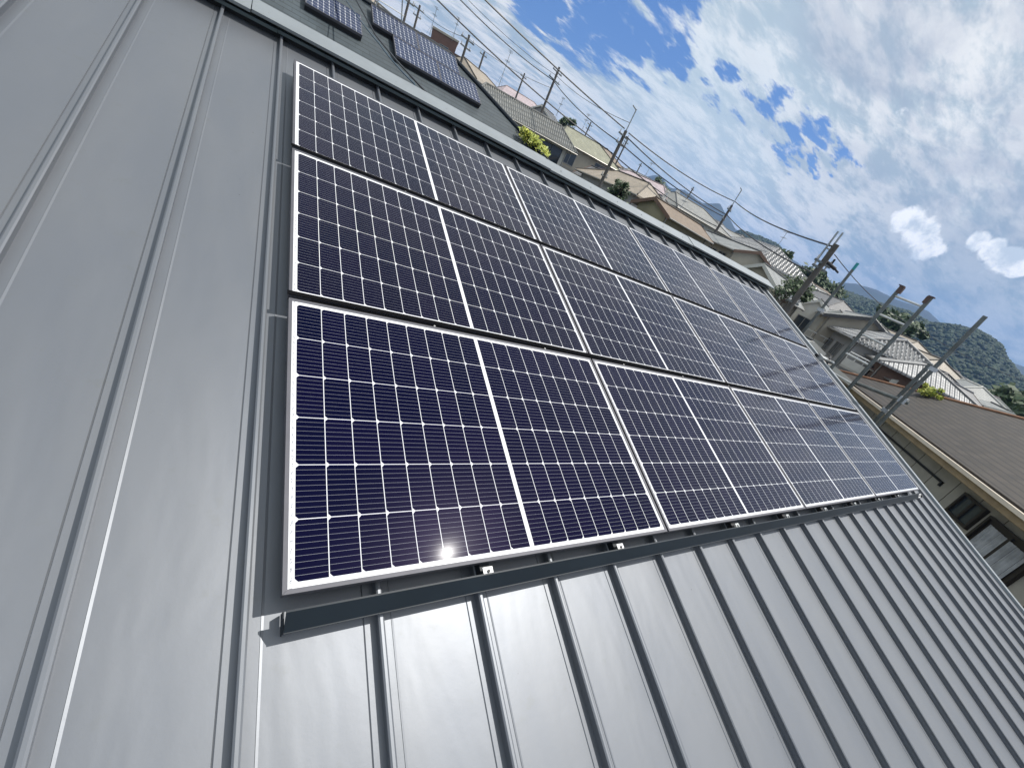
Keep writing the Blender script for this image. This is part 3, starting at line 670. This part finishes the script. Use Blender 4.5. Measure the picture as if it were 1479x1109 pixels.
H('house with a grey and pink metal roof low behind the scaffold', (78.0, 70), (79.8, 66), hh(1.5, 68), 3.4, .4, 'gable', K_PINK, W_WHITE)
H('grey gabled house with two tiny square windows above the dark brown roof', (79.2, 38), (81.6, 47), hh(.55, 40), 3.0, .52, 'gable', K_DARK, W_GREY, verge=W_BROWN, wins=[('l', -.25, 1.0, .4, .4), ('l', .35, 1.0, .4, .4), ('l', .6, 2.2, .9, .9), ('n', 0, 1.3, 1.5, 1.0)])
H('house with a grey hip roof and white hip line, right of the grey gable', (80.6, 56), (81.8, 54), hh(1.25, 55), 3.6, .42, 'hip', K_GSL, W_WHITE, ends=2.2, cap=W_WHITE)
H('house with a small pink roof farthest right before the woods', (82.3, 66), (83.2, 63), hh(1.0, 64), 3.0, .36, 'gable', K_PINK, W_GREY)
H('low shed with grey metal roof at the edge of the woods on the right', (83.0, 52), (84.4, 50), hh(.45, 51), 1.6, .25, 'gable', K_GSL, W_GREY, wins=None, cat='shed', storeys=1)
H('low garage with a dark red roof below the white balcony', (68.8, 30), (71.6, 28), hh(-3.0, 29), 1.6, .22, 'gable', pm('dark_red_roof', (.13, .06, .05), .7), W_GREY, wins=None, cat='garage', storeys=1)
H('low garage with a grey sheet roof beside the dark red one', (66.0, 33), (68.6, 32), hh(-1.9, 32), 1.8, .2, 'gable', K_GSL, W_WHITE, wins=None, cat='garage', storeys=1)
H('low lean-to with pale red corrugated roof behind the scaffold frame', (75.3, 38), (77.4, 37), hh(-1.2, 37.5), 1.2, .22, 'gable', pm('faded_red_sheet', (.30, .19, .17), .6, 0, .3, 2), W_WHITE, wins=None, cat='shed', storeys=1)
H('house with a dark tile roof squeezed between tan shingle roof and orange-brown gable', (42.6, 56), (45.6, 54), hh(4.75, 55), 3.4, .42, 'hip', K_DARK, W_GREY, ends=2)
H('house with dark tiled roof left of the bent-top pole, below the olive roof', (36.4, 50), (38.8, 49), hh(4.4, 50), 3.2, .45, 'gable', K_DARK, W_BEIGE, verge=W_BROWN)
H('house with grey tile roof directly behind the twin gables', (65.6, 76), (68.4, 72), hh(2.9, 74), 4.0, .42, 'hip', K_DARK, W_WHITE, ends=2.4)
H('house with weathered tile roof behind the ribbed veranda house', (70.0, 64), (72.4, 61), hh(2.45, 62), 3.4, .42, 'hip', K_GREY, W_GREY, ends=2.2)
H('small house with silver roof tucked behind the patched tan roof', (76.4, 76), (78.4, 73), hh(1.95, 75), 3.2, .42, 'gable', K_BRIGHT, W_WHITE)
H('house with blackish tile roof left of the grey gabled house', (77.9, 54), (79.3, 51), hh(1.0, 52), 3.0, .42, 'hip', K_DARK, W_CREAM, ends=2.0)
# rows of far houses: low detail, spread over the slope
far = random.Random(11); descr = ['grey', 'brown', 'pale', 'dark', 'bluish', 'rusty']
pos = ['behind the crossing wires', 'beside the olive roof', 'left of the blue mountain', 'under the blue mountain', 'beside the wooded hill', 'in front of the wooded hill', 'before the woods', 'before the woods']
kk = 0
for az, d, el in ((33.5, 120, 6.2), (35.4, 100, 6.4), (38.6, 96, 5.5), (40.0, 120, 5.7), (42.0, 130, 5.9), (44.5, 98, 5.4), (47.4, 110, 5.4), (49.8, 100, 5.1), (51.6, 118, 4.9), (54.4, 120, 4.5), (56.0, 130, 4.4), (62.6, 96, 3.5), (64.6, 90, 3.2), (66.2, 105, 3.2), (67.6, 84, 2.6), (70.2, 76, 2.4), (71.8, 80, 2.2), (73.0, 66, 2.3), (74.4, 70, 2.0), (75.6, 82, 1.9), (78.6, 90, 1.4), (80.0, 80, 1.3)):
    c = kk % 6; rm = (K_GREY, K_BROWN, K_BRIGHT, K_DARK, K_GSL, K_TAN)[c]; j = far.uniform(-6, 6); w2 = R_(1) * d
    s = 3.2 / w2
    H('far %s roofed house %s, %s from left in far row' % (descr[c], pos[min(7, kk // 3)], ['first', 'second', 'third', 'fourth', 'fifth', 'sixth', 'seventh', 'eighth', 'ninth', 'tenth', 'eleventh', 'twelfth', 'thirteenth', 'fourteenth', 'fifteenth', 'sixteenth', 'seventeenth', 'eighteenth', 'nineteenth', 'twentieth', 'twenty-first', 'twenty-second'][kk]),
      (az - s, d + j), (az + s, d - j), hh(el, d), 4.2, .42, 'hip', rm, (W_WHITE, W_BEIGE, W_GREY)[kk % 3], ends=far.choice((0, 2.2, 2.5)), group='far small houses on the slope'); kk += 1

# brown apartment block
bp_ = at(15.9, 0, 92); o = empty('apartment_block', (bp_.x, bp_.y, CAM.z), R_(-15.9)); M_BRK = pm('brown_tile_wall', (.17, .095, .07), .8, 0, .15, 1.2)
m_ = MB(); m_.box((-1.8, 0, -2), (2.6, 9, hh(8.8, 92))); m_.build('wall', M_BRK, o)
m_ = MB(); m_.box((2.602, .5, -2), (3.7, 9, hh(7.9, 92))); m_.box((-3.5, 1.2, -2), (-1.802, 9, hh(8.1, 92))); m_.build('side_wing', W_BROWN, o)
m_ = MB(); m_.box((-1.95, -.15, hh(8.8, 92) + .01), (2.75, 9.1, hh(8.8, 92) + .3)); m_.build('parapet', W_BEIGE, o)
window(o, .6, 0, hh(7.6, 92), 1.6, 1.2, 'n')
tag(o, 'plain dark brown block rising over the slate ridge', 'building')

# dark-brown-roofed house on the right with eave, gutter and windows
n_ = Vector((.65, -.76, 0)); e_ = Vector((-.76, -.65, 0)); c0 = CAM + Vector((23.5, 7.7, 0)) * 1.3; 
rt = empty('brown_shingle_house', (c0.x, c0.y, CAM.z), math.atan2(e_.y, e_.x)); rt.scale = (1.3, 1.3, 1.3); tag(rt, 'house with dark brown shingle hip roof and deep beige eave, beyond the roof edge', 'house', )
# local x = e_ (towards the right of the photo), local y = -n_?  x=(-.76,-.65) -> y=(.65,-.76)
LL, WW, ze, pt = 22.0, 4.6, -1.5, .40
mb = MB(); Rz = ze + pt * WW
mb.slab([(0, 0, ze), (LL, 0, ze), (LL - WW, WW, Rz), (WW, WW, Rz)], .10); mb.slab([(0, 2 * WW, ze), (0, 0, ze), (WW, WW, Rz)], .10)
mb.slab([(LL, 2 * WW, ze), (0, 2 * WW, ze), (WW, WW, Rz), (LL - WW, WW, Rz)], .10); mb.slab([(LL, 0, ze), (LL, 2 * WW, ze), (LL - WW, WW, Rz)], .10)
ro = mb.build('roof', K_DBR, rt); uv_roof(ro)
mb = MB(); OR = pm('orange_hip_tile', (.34, .17, .09), .6, 0, .3, 3)
mb.path([(0, 0, ze + .03), (WW, WW, Rz + .03), (LL - WW, WW, Rz + .03), (LL, 0, ze + .03)], .05, 8); mb.tube((0, 2 * WW, ze + .03), (WW, WW, Rz + .03), .05); mb.build('hip_tile', OR, ro)
TAN = pm('tan_fascia', (.36, .27, .16), .7, 0, .2, 3); SOF = pm('soffit_board', (.30, .24, .17), .8, 0, .2, 2)
mb = MB(); mb.box((0, .0, ze - .34), (LL, .03, ze - .105)); mb.box((0, .03, ze - .34), (.03, 2 * WW, ze - .105)); mb.build('fascia', TAN, rt)
mb = MB(); mb.box((0, -.12, ze - .16), (LL, -.005, ze - .06)); mb.build('gutter', pm('cream_gutter', (.75, .66, .55), .4, 0, .1, 2), rt)
mb = MB(); mb.box((.03, .031, ze - .36), (LL, .8, ze - .33)); mb.build('soffit', SOF, rt)
WC = pm('panelled_wall', (.42, .40, .35), .85, 0, .15, 1.5)
mb = MB(); mb.box((.8, .8, -8.5), (LL - .8, 2 * WW - .8, ze - .3)); mb.build('wall', WC, rt)
mb = MB()
for k in range(26): mb.box((.8 + k * .91, .792, -8.5), (.812 + k * .91, .799, ze - .37))
mb.build('wall_joint', M_DKFR, rt)
mb = MB(); mb.box((3.0, .74, ze - .86), (8.6, .799, ze - .80)); mb.box((8.54, .74, ze - .96), (8.6, .799, ze - .86)); mb.build('conduit', M_BLACK, rt)
def bigwin(x0, x1, z1, z0, curtain):
    f = MB(); b = .07
    for p, q in (((x0, .70, z0), (x1, .798, z0 + b)), ((x0, .70, z1 - b), (x1, .798, z1)), ((x0, .70, z0 + b), (x0 + b, .798, z1 - b)), ((x1 - b, .70, z0 + b), (x1, .798, z1 - b)), (((x0 + x1) / 2 - .04, .72, z0 + b), ((x0 + x1) / 2 + .04, .798, z1 - b))): f.box(p, q)
    fo = f.build('window', M_DKFR, rt); g = MB(); g.box((x0 + b, .76, z0 + b), (x1 - b, .79, z1 - b)); g.build('pane', M_GLASS if not curtain else M_DKFR, fo)
    if curtain:
        g = MB(); pr = []
        n = 60
        for k in range(n + 1): pr.append((x0 + b + .1 + (x1 - x0 - 2 * b - .2) * k / n, .735 + .02 * math.sin(k * 1.3) + .01 * math.sin(k * .5)))
        for (a_, b_) in zip(pr, pr[1:]): g.quad((a_[0], a_[1], z0 + b), (b_[0], b_[1], z0 + b), (b_[0], b_[1], z1 - b - .1), (a_[0], a_[1], z1 - b - .1))
        g.build('curtain', CURT, fo)
bigwin(9.45, 10.32, ze - .62, ze - 1.32, False); bigwin(10.5, 12.1, ze - .66, ze - 1.66, True)

# ------------------------------------------------------------------ utility poles and wires
def upole(az, d, eltop, label, arms=((.35, 1.5),), yaw=35, r=.15, trans=False, top=None, mast=False, dx=0):
    p = at(az, eltop, d); g = gz(p.x, p.y) - .5; Hh = p.z - g; o = empty('utility_pole', (p.x, p.y, g), R_(yaw)); m = MB(); m.tube((0, 0, 0), (0, 0, Hh - (1.6 if mast else 0)), r * 1.15, r * .8, 10); m.build('pole', M_CONC, o)
    if mast:
        m = MB(); m.tube((0, 0, Hh - 2.2), (0, 0, Hh), .05, n=6); m.tube((0, 0, Hh - .05), (-.7, 0, Hh), .045, n=6); m.build('mast', M_STEEL, o)
        Hh -= 1.6
    for k, (dz, w) in enumerate(arms):
        m = MB(); m.box((-w / 2 + dx, -.06, Hh - dz - .05), (w / 2 + dx, .06, Hh - dz + .05)); a = m.build('crossarm', M_PIPE, o)
        for q in (-.45, -.05, .4): m = MB(); m.tube((w * q + dx, 0, Hh - dz + .05), (w * q + dx, 0, Hh - dz + .28), .05, .035, 8); m.build('insulator', pm('insulator_glaze', (.5, .5, .5), .3), a)
    if trans:
        m = MB(); m.tube((.45, 0, Hh - 2.6), (.45, 0, Hh - 1.7), .27, n=14); m.box((0, -.05, Hh - 2.2), (.4, .05, Hh - 2.1)); m.build('transformer', M_STEEL, o)
    tag(o, label, 'utility pole', 'utility poles of the town'); return p
G = 'utility poles of the town'
upole(38.3, 40, 11.3, 'tall weathered utility pole with a bent top mast, right of the olive roof', ((.4, 1.7), (1.0, 1.3), (3.6, 1.0)), yaw=20, r=.16, mast=True)
upole(53.1, 52, 8.7, 'utility pole rising from behind the orange-brown roof with one small crossarm', ((.5, 1.5), (1.5, 1.0)), yaw=20, r=.15, mast=True)
upole(64.5, 27, 7.5, 'thick dark utility pole with twin top masts and black switch gear, nearest the scaffold', ((1.0, 1.3), (1.25, 1.1), (3.2, .9)), yaw=-10, r=.17)
p = at(64.1, 8.5, 27); o = empty('pole_switch', (p.x, p.y, p.z - 1.3), R_(-25)); m_ = MB(); m_.tube((.25, 0, 0), (1.05, 0, -.12), .09, n=10); m_.tube((1.05, 0, -.12), (1.35, 0, -.2), .05, n=8); m_.build('switch_body', M_BLACK, o); m_ = MB(); m_.tube((.3, 0, .05), (.3, 0, .35), .05); m_.tube((.7, 0, 0), (.7, 0, .25), .05); m_.build('insulator', M_BLACK, o); tag(o, 'black switch gear sticking out near the top of the thick dark pole', 'switch gear')
o = empty('pole_mast', at(63.7, 4.6, 27)); m_ = MB(); m_.tube((.15, 0, .3), (.15, 0, 1.95), .05, n=8); m_.tube((.42, -.1, .9), (.42, -.1, 2.0), .05, n=8); m_.tube((.1, 0, 1.1), (.45, -.1, 1.1), .03); m_.build('mast_tube', M_STEEL, o); tag(o, 'second thin mast bolted left of the thick dark pole top', 'mast')
upole(28.5, 58, 11.4, 'utility pole above the silvery tiled roof with two crossarms and twin tips', ((.5, 2.0), (1.3, 2.4)), yaw=25, r=.16)
upole(25.2, 78, 9.4, 'thinner utility pole left of the one above the silvery roof', ((.5, 1.6),), yaw=25)
upole(18.4, 50, 9.9, 'utility pole right of the brown block with crossarms', ((.4, 1.8), (1.0, 1.4)), yaw=25, r=.14)
upole(20.4, 70, 9.3, 'short utility pole at the right of the brown block pole', ((.4, 1.4),), yaw=25)
upole(13.0, 66, 9.9, 'utility pole standing left of the brown block', ((.4, 1.6), (1.1, 1.2)), yaw=25)
upole(38.9, 84, 8.4, 'distant utility pole just right of the bent-top pole', ((.5, 1.6), (1.2, 1.2)), yaw=20)
upole(34.2, 95, 8.3, 'distant utility pole over the olive roof', ((.5, 1.8), (1.3, 1.5)), yaw=20)
upole(41.6, 110, 6.9, 'far thin utility pole above the pink and white roof', ((.5, 1.6),), yaw=20)
upole(48.3, 100, 7.0, 'far thin utility pole in front of the blue mountain', ((.5, 1.6),), yaw=20)
upole(11.9, 48, 10.9, 'utility pole near the top edge right of the roof stand', ((.4, 1.6), (1.1, 1.2)), yaw=25, r=.12)
W_ = 'overhead wires between the utility poles'
P38, P53, P64, P28 = 40, 52, 27, 58
wl = [
 ([at(13.8, 14.1, 30), at(38.0, 9.2, 40)], 'overhead wire reaching the bent-top pole from the top of the photo, highest of the three'),
 ([at(14.2, 12.6, 44), at(28.4, 10.1, 58)], 'overhead wire running down to the crossarms over the silvery roof'),
 ([at(28.4, 10.1, 58), at(38.2, 7.8, 40), at(53.0, 5.6, 52)], 'overhead wire from the silvery roof pole past the bent-top pole, middle height'),
 ([at(12, 11.6, 36), at(38.0, 6.5, 40), at(52.9, 4.4, 52)], 'overhead wire passing low behind the silvery tiled roof, lowest of the three'),
 ([at(38.7, 9.0, 40), at(53.0, 7.4, 52)], 'overhead wire between bent-top pole and the pole behind the orange-brown roof, upper'),
 ([at(38.6, 8.6, 40), at(52.9, 5.9, 52)], 'overhead wire between bent-top pole and the pole behind the orange-brown roof, lower'),
 ([at(53.2, 7.4, 52), at(64.2, 7.2, 27)], 'overhead wire up to the twin masts of the thick dark pole'),
 ([at(53.2, 5.9, 52), at(64.4, 4.2, 27)], 'overhead wire meeting the thick dark pole at half height'),
 ([at(64.9, 6.6, 27), at(74.5, 3.6, 48), at(84, 3.2, 60)], 'overhead wire falling from the thick dark pole towards the woods'),
 ([at(14.6, 13.0, 44), at(28.7, 10.6, 58)], 'thin overhead wire beside the one to the silvery roof crossarms'),
 ([at(13.0, 9.6, 66), at(18.4, 9.6, 50), at(28.5, 9.4, 58)], 'thin overhead wire strung over the brown block'),
 ([at(28.6, 10.6, 58), at(38.2, 9.9, 40)], 'thin overhead wire from silvery roof pole to the bent mast'),
]
for k, (pts, lb) in enumerate(wl): cable('overhead_wire', pts, .044 if k not in (8, 9, 10, 11) else .022, lb, sag=.35 if k else .15, group=W_, cat='wire')
antenna('tv_antenna', 59.7, 4.7, 70, 2.6, 'television antenna at the peak of the pale striped hip roof', yaw=60, r=.03)
antenna('tv_antenna', 30.2, 7.0, 84, 3.2, 'television antenna behind the right end of the silvery ridge', yaw=60, r=.035)
antenna('tv_antenna', 48.2, 3.6, 44, 2.0, 'television antenna at the start of the orange-brown roof', yaw=60, r=.02)
antenna('tv_antenna', 14.6, 8.4, 80, 3.0, 'television antenna above the left wing of the brown block', yaw=60, r=.03)
antenna('tv_antenna', 23.0, 7.4, 60, 3.4, 'television antenna left of the silvery tiled ridge', yaw=60, r=.025)
antenna('tv_antenna', 33.6, 6.9, 68, 2.4, 'television antenna on the olive roof ridge', yaw=60, r=.025)
antenna('tv_antenna', 42.7, 5.7, 66, 2.0, 'television antenna on the pink and white roof', yaw=60, r=.025)
antenna('tv_antenna', 78.2, .9, 40, 2.0, 'television antenna on the low bright weathered roof', yaw=20, r=.02)
antenna('tv_antenna', 16.9, 8.9, 92, 3.0, 'television antenna on top of the brown block', yaw=60, r=.035)
# small white dish
p = at(46.9, 5.7, 64); o = empty('satellite_dish', p); m_ = MB(); m_.tube((0, 0, -.8), (0, 0, 0), .04); m_.tube((0, -.1, .1), (.02, .02, .12), .42, .10, 16); m_.build('dish', M_WHITE, o); tag(o, 'small round white satellite dish on the grey roof against the blue mountain', 'satellite dish')
# white chimney pipe
p = at(45.9, 4.2, 46); o = empty('white_post', p); m_ = MB(); m_.box((-.12, -.12, -1.0), (.12, .12, 1.0)); m_.box((-.2, -.2, 1.001), (.2, .2, 1.12)); m_.build('post', M_WHITE, o); tag(o, 'white chimney post behind the tan shingle roof', 'chimney')

# ------------------------------------------------------------------ scaffold beyond the right edge
SX = CAM.x + 8.7
def sy(az): return CAM.y + 8.7 / math.tan(R_(az))
def sz(az, el): return CAM.z + 8.7 / math.sin(R_(az)) * math.tan(R_(el))
def spole(az, el, label, r=.029, tape=False, x=SX):
    y = sy(az); zt = sz(az, el); o = empty('scaffold_pole', (x, y, zt - 5.8)); m = MB(); m.tube((0, 0, 0), (0, 0, 5.8 - (.12 if tape else 0)), r, n=12); m.build('pipe', M_PIPE, o)
    if tape: m = MB(); m.tube((0, 0, 5.68), (0, 0, 5.8), r * 1.02, n=12); m.build('tape', M_TEAL, o)
    m = MB()
    for z in (5.8 - .5 * 1.8, 5.8 - 2.25): m.box((-.045, -.045, z - .03), (.045, .045, z + .03))
    m.build('coupler', M_ZINC, o); tag(o, label, 'scaffold pole', 'single scaffold poles beyond the roof edge'); return y, zt
spole(67.2, 6.7, 'scaffold pole with a teal taped tip, beside the thick dark utility pole', .024, True)
y4, z4 = spole(78.2, 6.6, 'rightmost scaffold pole leaning against the view of the wooded hill', .029)
spole(77.6, 1.2, 'short scaffold pole clamped close beside the rightmost one', .029, x=SX + .12)
ya, yb = sy(71.6), sy(74.1); za, zb = sz(71.6, 6.3), sz(74.1, 6.4); fr = empty('scaffold_ladder', (SX, (ya + yb) / 2, za - 5.8)); hw = (ya - yb) / 2
for s, zt in ((1, za), (-1, zb)):
    m = MB(); m.tube((0, s * hw, 0), (0, s * hw, 5.8), .029, n=12); m.build('post', M_PIPE, fr)
    m = MB(); m.box((-.035, s * hw - .04, 5.801), (.035, s * hw + .04, 5.815)); m.box((-.03, s * (hw - .02) - .03, 5.69), (.03, s * (hw - .02) + .03, 5.8)); m.build('post_head', pm('dull_brown_steel', (.12, .08, .07), .6, .3), fr)
for z in (5.8 - .16, 5.8 - .49, 5.8 - .87, 5.8 - 1.24, 5.8 - 1.62):
    m = MB(); m.tube((0, -hw, z), (0, hw, z), .018, n=10); m.build('rung', M_ZINC, fr)
tag(fr, 'ladder-like scaffold frame of two posts with bright rungs', 'scaffold frame')
o = empty('scaffold_ledger', (SX, sy(74.1), sz(74.1, -3.6))); m = MB(); m.tube((.03, 0, 0), (.03, y4 - sy(74.1) - .08, .12), .029, n=10); m.build('pipe', M_PIPE, o); m = MB(); m.box((-.02, y4 - sy(74.1) - .05, .07), (.08, y4 - sy(74.1) + .05, .17)); m.build('coupler', M_ZINC, o); tag(o, 'horizontal scaffold ledger joining the frame and the rightmost pole', 'scaffold pipe')
# clamp strap at the verge
o = empty('verge_clamp', rp(U1 - .03, 2.22, -.07), 0, TH); m = MB(); m.box((-.13, -.03, .0), (.26, .03, .03)); m.box((-.16, -.045, -.03), (-.10, .045, .045)); m.build('clamp_arm', M_ZINC, o)
m = MB(); m.path([(.2, 0, .03), (.30, .06, .05), (.36, .03, -.04), (.30, -.05, -.10)], .02, 8); m.box((-.2, .02, -.03), (-.12, .06, .02)); m.build('strap', M_BLACK, o)
m = MB(); m.tube((.24, 0, .0), (.40, -.02, .0), .03, n=10); m.build('hook', M_STEEL, o); tag(o, 'metal clamp with a black strap hooked over the right roof edge', 'clamp')

# ------------------------------------------------------------------ plants
LEAF_Y = pm('yellow_green_leaf', (.50, .50, .07), .6, 0, 0, 8, color2=(.20, .27, .05)); LEAF_G = pm('green_leaf', (.055, .10, .03), .6, 0, .5, 4); BARK = pm('bark', (.10, .07, .05), .9)
def bush(name, c, rx, rz, n, label, mat, size, cat='bush', group=None, lobes=6, seed=1, th=None):
    rr = random.Random(seed); g = gz(c[0], c[1]) if th != .5 else c[2] - rz - .2; o = empty(name, (c[0], c[1], g)); m = MB(); m.tube((0, 0, 0), (0, 0, c[2] - g), .09 * (th or 1), .03 * (th or 1)); 
    L = [(rr.uniform(-.6, .6) * rx, rr.uniform(-.6, .6) * rx, rr.uniform(-.5, .6) * rz, rr.uniform(.35, .6)) for _ in range(lobes)] + [(rr.uniform(-1, 1) * rx, rr.uniform(-1, 1) * rx, rr.uniform(-.2, 1.0) * rz, .22) for _ in range(lobes // 2)]
    for l in L: m.tube((0, 0, c[2] - g - rz), (l[0], l[1], c[2] - g + l[2]), .03 * (th or 1), .01)
    m.build('trunk', BARK, o); m = MB()
    for _ in range(n):
        l = rr.choice(L); v = Vector((rr.gauss(0, 1), rr.gauss(0, 1), rr.gauss(0, 1))).normalized() * (rr.random() ** .45) * rr.uniform(.75, 1.35)
        p = Vector((l[0] + v.x * rx * l[3], l[1] + v.y * rx * l[3], c[2] - g + l[2] + v.z * rz * l[3])); s = size * rr.uniform(.6, 1.4)
        a = Vector((rr.gauss(0, 1), rr.gauss(0, 1), rr.gauss(0, 1))).normalized(); b = a.orthogonal().normalized() * s; a = a * s * 1.8
        m.quad(p - a, p - b, p + a, p + b)
    m.build('foliage', mat, o, fix=False); tag(o, label, cat, group); return o
p = at(28.9, 3.25, 13.5); bush('bush', p, .55, .33, 3000, 'yellow-green bush poking up over the ridge cap in front of the silvery tiled house', LEAF_Y, .030, lobes=14)
p = at(40.6, 3.0, 30); bush('bush', p, .8, .7, 1500, 'dark green bush in front of the tan roofed house', LEAF_G, .06, seed=3)
p = at(63.6, 1.9, 30); bush('bush', p, 1.1, .9, 1500, 'sparse green shrub left of the foot of the thick dark pole', LEAF_G, .06, seed=5)
p = at(79.4, -1.15, 30.2); bush('bush', p, .5, .35, 500, 'small bright weed clump at the top edge of the dark brown roof', LEAF_Y, .05, seed=6, th=.5)
p = at(31.4, 6.9, 74); bush('tree', p, 1.4, 1.4, 1500, 'small dark tree between the silvery roof and the olive roof', LEAF_G, .12, 'tree', seed=7, th=2)
for k, (az, el, d, s, lb) in enumerate(((60.2, 3.3, 88, 3.0, 'round green tree behind the right corner of the striped roof'), (63.4, 3.0, 100, 3.5, 'green tree left of the near utility pole among the far houses'), (66.0, 2.7, 110, 4, 'green tree between the near utility pole and the teal-tipped scaffold pole'), (84.6, .6, 70, 3.2, 'green tree at the far right where the brown roof meets the woods'), (73.6, 2.6, 90, 3.2, 'green tree behind the scaffold frame below the wooded hill'), (45.0, 5.1, 120, 3.0, 'dark tree below the blue mountain beside the pink roof'))):
    p = at(az, el, d); bush('tree', p, s, s * .8, 2200, lb, LEAF_G, .25, 'tree', seed=20 + k, th=3, lobes=10)

# ------------------------------------------------------------------ hills
from mathutils import noise as MN
def hill(name, prof, d0, d1, depth, mat, amp, fscale, kind='structure', back=1.6, step=.25):
    """prof: [(az, el)] skyline; ridge at d0..d1 metres; slopes down both ways"""
    mb = MB(); azs = []; a = prof[0][0]
    while a <= prof[-1][0]: azs.append(a); a += step
    rows = 26; idx = []
    for a in azs:
        for (p, q) in zip(prof, prof[1:]):
            if p[0] <= a <= q[0]:
                s = (a - p[0]) / (q[0] - p[0]); s = s * s * (3 - 2 * s) * .4 + s * .6; el = p[1] + (q[1] - p[1]) * s; break
        f = (a - azs[0]) / (azs[-1] - azs[0]); dr = d0 + (d1 - d0) * f; hgt = dr * math.tan(R_(el)); row = []
        for r in range(rows):
            s = r / (rows - 1) * (1 + back) - 1          # -1 foot in front, 0 ridge, back behind
            d = dr + s * depth; k = math.cos(min(1, abs(s)) * math.pi / 2) ** 1.2 if s < 0 else max(0, 1 - (s / back) ** 1.5)
            x = CAM.x + d * math.sin(R_(a)); y = CAM.y + d * math.cos(R_(a)); base = gz(x, y) - CAM.z - 2
            n = MN.fractal(Vector((x * fscale, y * fscale, 1.3)), 1, 2, 6) * amp * (0.25 if abs(s) < .06 else 1)
            row.append(len(mb.v)); mb.v.append((x, y, CAM.z + base + (hgt - base) * k + n * k))
        idx.append(row)
    for i in range(len(azs) - 1):
        for r in range(rows - 1): mb.f.append((idx[i][r], idx[i + 1][r], idx[i + 1][r + 1], idx[i][r + 1]))
    o = mb.build(name, mat, smooth=True); tag(o, kind=kind); return o
M_FAR = pm('far_forest', (.012, .024, .018), .95, 0, 0, .012, color2=(.020, .036, .022)); M_NEAR = pm('forest_floor', (.030, .050, .018), .95, 0, .4, .05)
hill('hills', [(20, 1.0), (32, 3.0), (38, 4.6), (41.5, 5.2), (44.3, 6.35), (46, 5.9), (47.5, 6.1), (50, 5.7), (51.8, 6.3), (53, 5.7), (55, 4.9), (58, 4.2), (60, 4.4), (62, 4.6), (66, 4.1), (68.4, 5.05), (70.4, 5.1), (72.6, 4.75), (74.6, 4.9), (76.4, 4.3), (80, 4.1), (83, 3.9), (88, 3.2), (96, 2.4)], 2100, 2300, 800, M_FAR, 36, .0024, back=1.1)
hillprof = [(54.0, 1.4), (55.4, 4.75), (57.5, 4.95), (59.5, 5.0), (60.8, 4.6), (62.5, 3.7), (64.0, 3.6), (66, 3.9), (68, 4.05), (70, 4.1), (71.6, 4.35), (73.5, 4.55), (75.4, 4.35), (77.0, 4.9), (78.6, 5.3), (80.2, 4.9), (81.6, 3.9), (83.2, 3.0), (86, 1.6), (92, -.2)]
fh = hill('hills', hillprof, 820, 640, 260, M_NEAR, 7, .008, step=.2)
# wood covering the near hill: clumped crowns, one object
def crown_cover():
    rr = random.Random(9); mb = MB(); me = fh.data; V = [v.co.copy() for v in me.vertices]; P = [p for p in me.polygons]
    ico = bmesh.new(); bmesh.ops.create_icosphere(ico, subdivisions=2, radius=1.0); iv = [v.co.copy() for v in ico.verts]; jf = [tuple(v.index for v in f.verts) for f in ico.faces]; ico.free()
    vs, fs = [], []
    for p in P:
        c = p.center; r = (c - CAM).length
        if p.normal.dot((CAM - c).normalized()) < -.05: continue
        n = p.area / 20.0; n = int(n) + (rr.random() < n - int(n)); n = min(n, 14)
        pv = [V[i] for i in p.vertices]
        for _ in range(n):
            a, b = rr.random(), rr.random(); q = pv[0].lerp(pv[1], a).lerp(pv[3].lerp(pv[2], a), b); s = rr.uniform(1.6, 3.3); i = len(vs); k0 = rr.random() * 9
            for v in iv:
                d = 1 + .38 * MN.noise(v * 1.9 + Vector((k0 * 7, k0, k0 * 3))) + .25 * MN.noise(v * 5 + Vector((k0, k0, k0 * 3))); vs.append((q.x + v.x * s * d, q.y + v.y * s * d, q.z + s * .25 + v.z * s * .85 * d))
            fs += [tuple(i + k for k in f) for f in jf]
    mb.v, mb.f = vs, fs
    m = bpy.data.materials.new('wood_canopy'); m.use_nodes = True; t = NT(m.node_tree); o = t.n('ShaderNodeOutputMaterial'); g = t.n('ShaderNodeNewGeometry')
    c = t.mix(g.outputs['Random Per Island'], rgb(.014, .034, .009), rgb(.036, .068, .018)); n = t.noise(g.outputs['Position'], .35, 5, .7); c = t.mix(t.m('MULTIPLY', t.ramp(n, .4, .65), .5), c, rgb(.018, .030, .010))
    b = t.n('ShaderNodeBsdfPrincipled', {'Base Color': c, 'Roughness': .8}); bp = t.n('ShaderNodeBump', {'Height': t.noise(g.outputs['Position'], 1.6, 4, .7), 'Strength': 1.0, 'Distance': .8}); t.set(b.inputs['Normal'], bp.outputs[0]); t.nt.links.new(b.outputs[0], o.inputs[0])
    ob = mb.build('forest', m, fix=False); tag(ob, 'dense dark green wood covering the near hill on the right', 'forest', kind='stuff'); print('forest faces', len(fs))
crown_cover()

# ------------------------------------------------------------------ air
mb = MB(); mb.box((-3500, -3500, CAM.z - 60), (3500, 3500, CAM.z + 380)); hz = mb.build('haze', pm('haze_tmp', (1, 1, 1))); hm = bpy.data.materials.new('haze_air'); hm.use_nodes = True; t = NT(hm.node_tree)
o = t.n('ShaderNodeOutputMaterial'); v = t.n('ShaderNodeVolumePrincipled', {'Color': rgb(.26, .45, .90), 'Density': .00026, 'Anisotropy': .2}); t.nt.links.new(v.outputs[0], o.inputs['Volume']); hz.data.materials[0] = hm; tag(hz, kind='stuff'); hz['label'] = 'thin blue haze over the town and hills'; hz['category'] = 'haze'
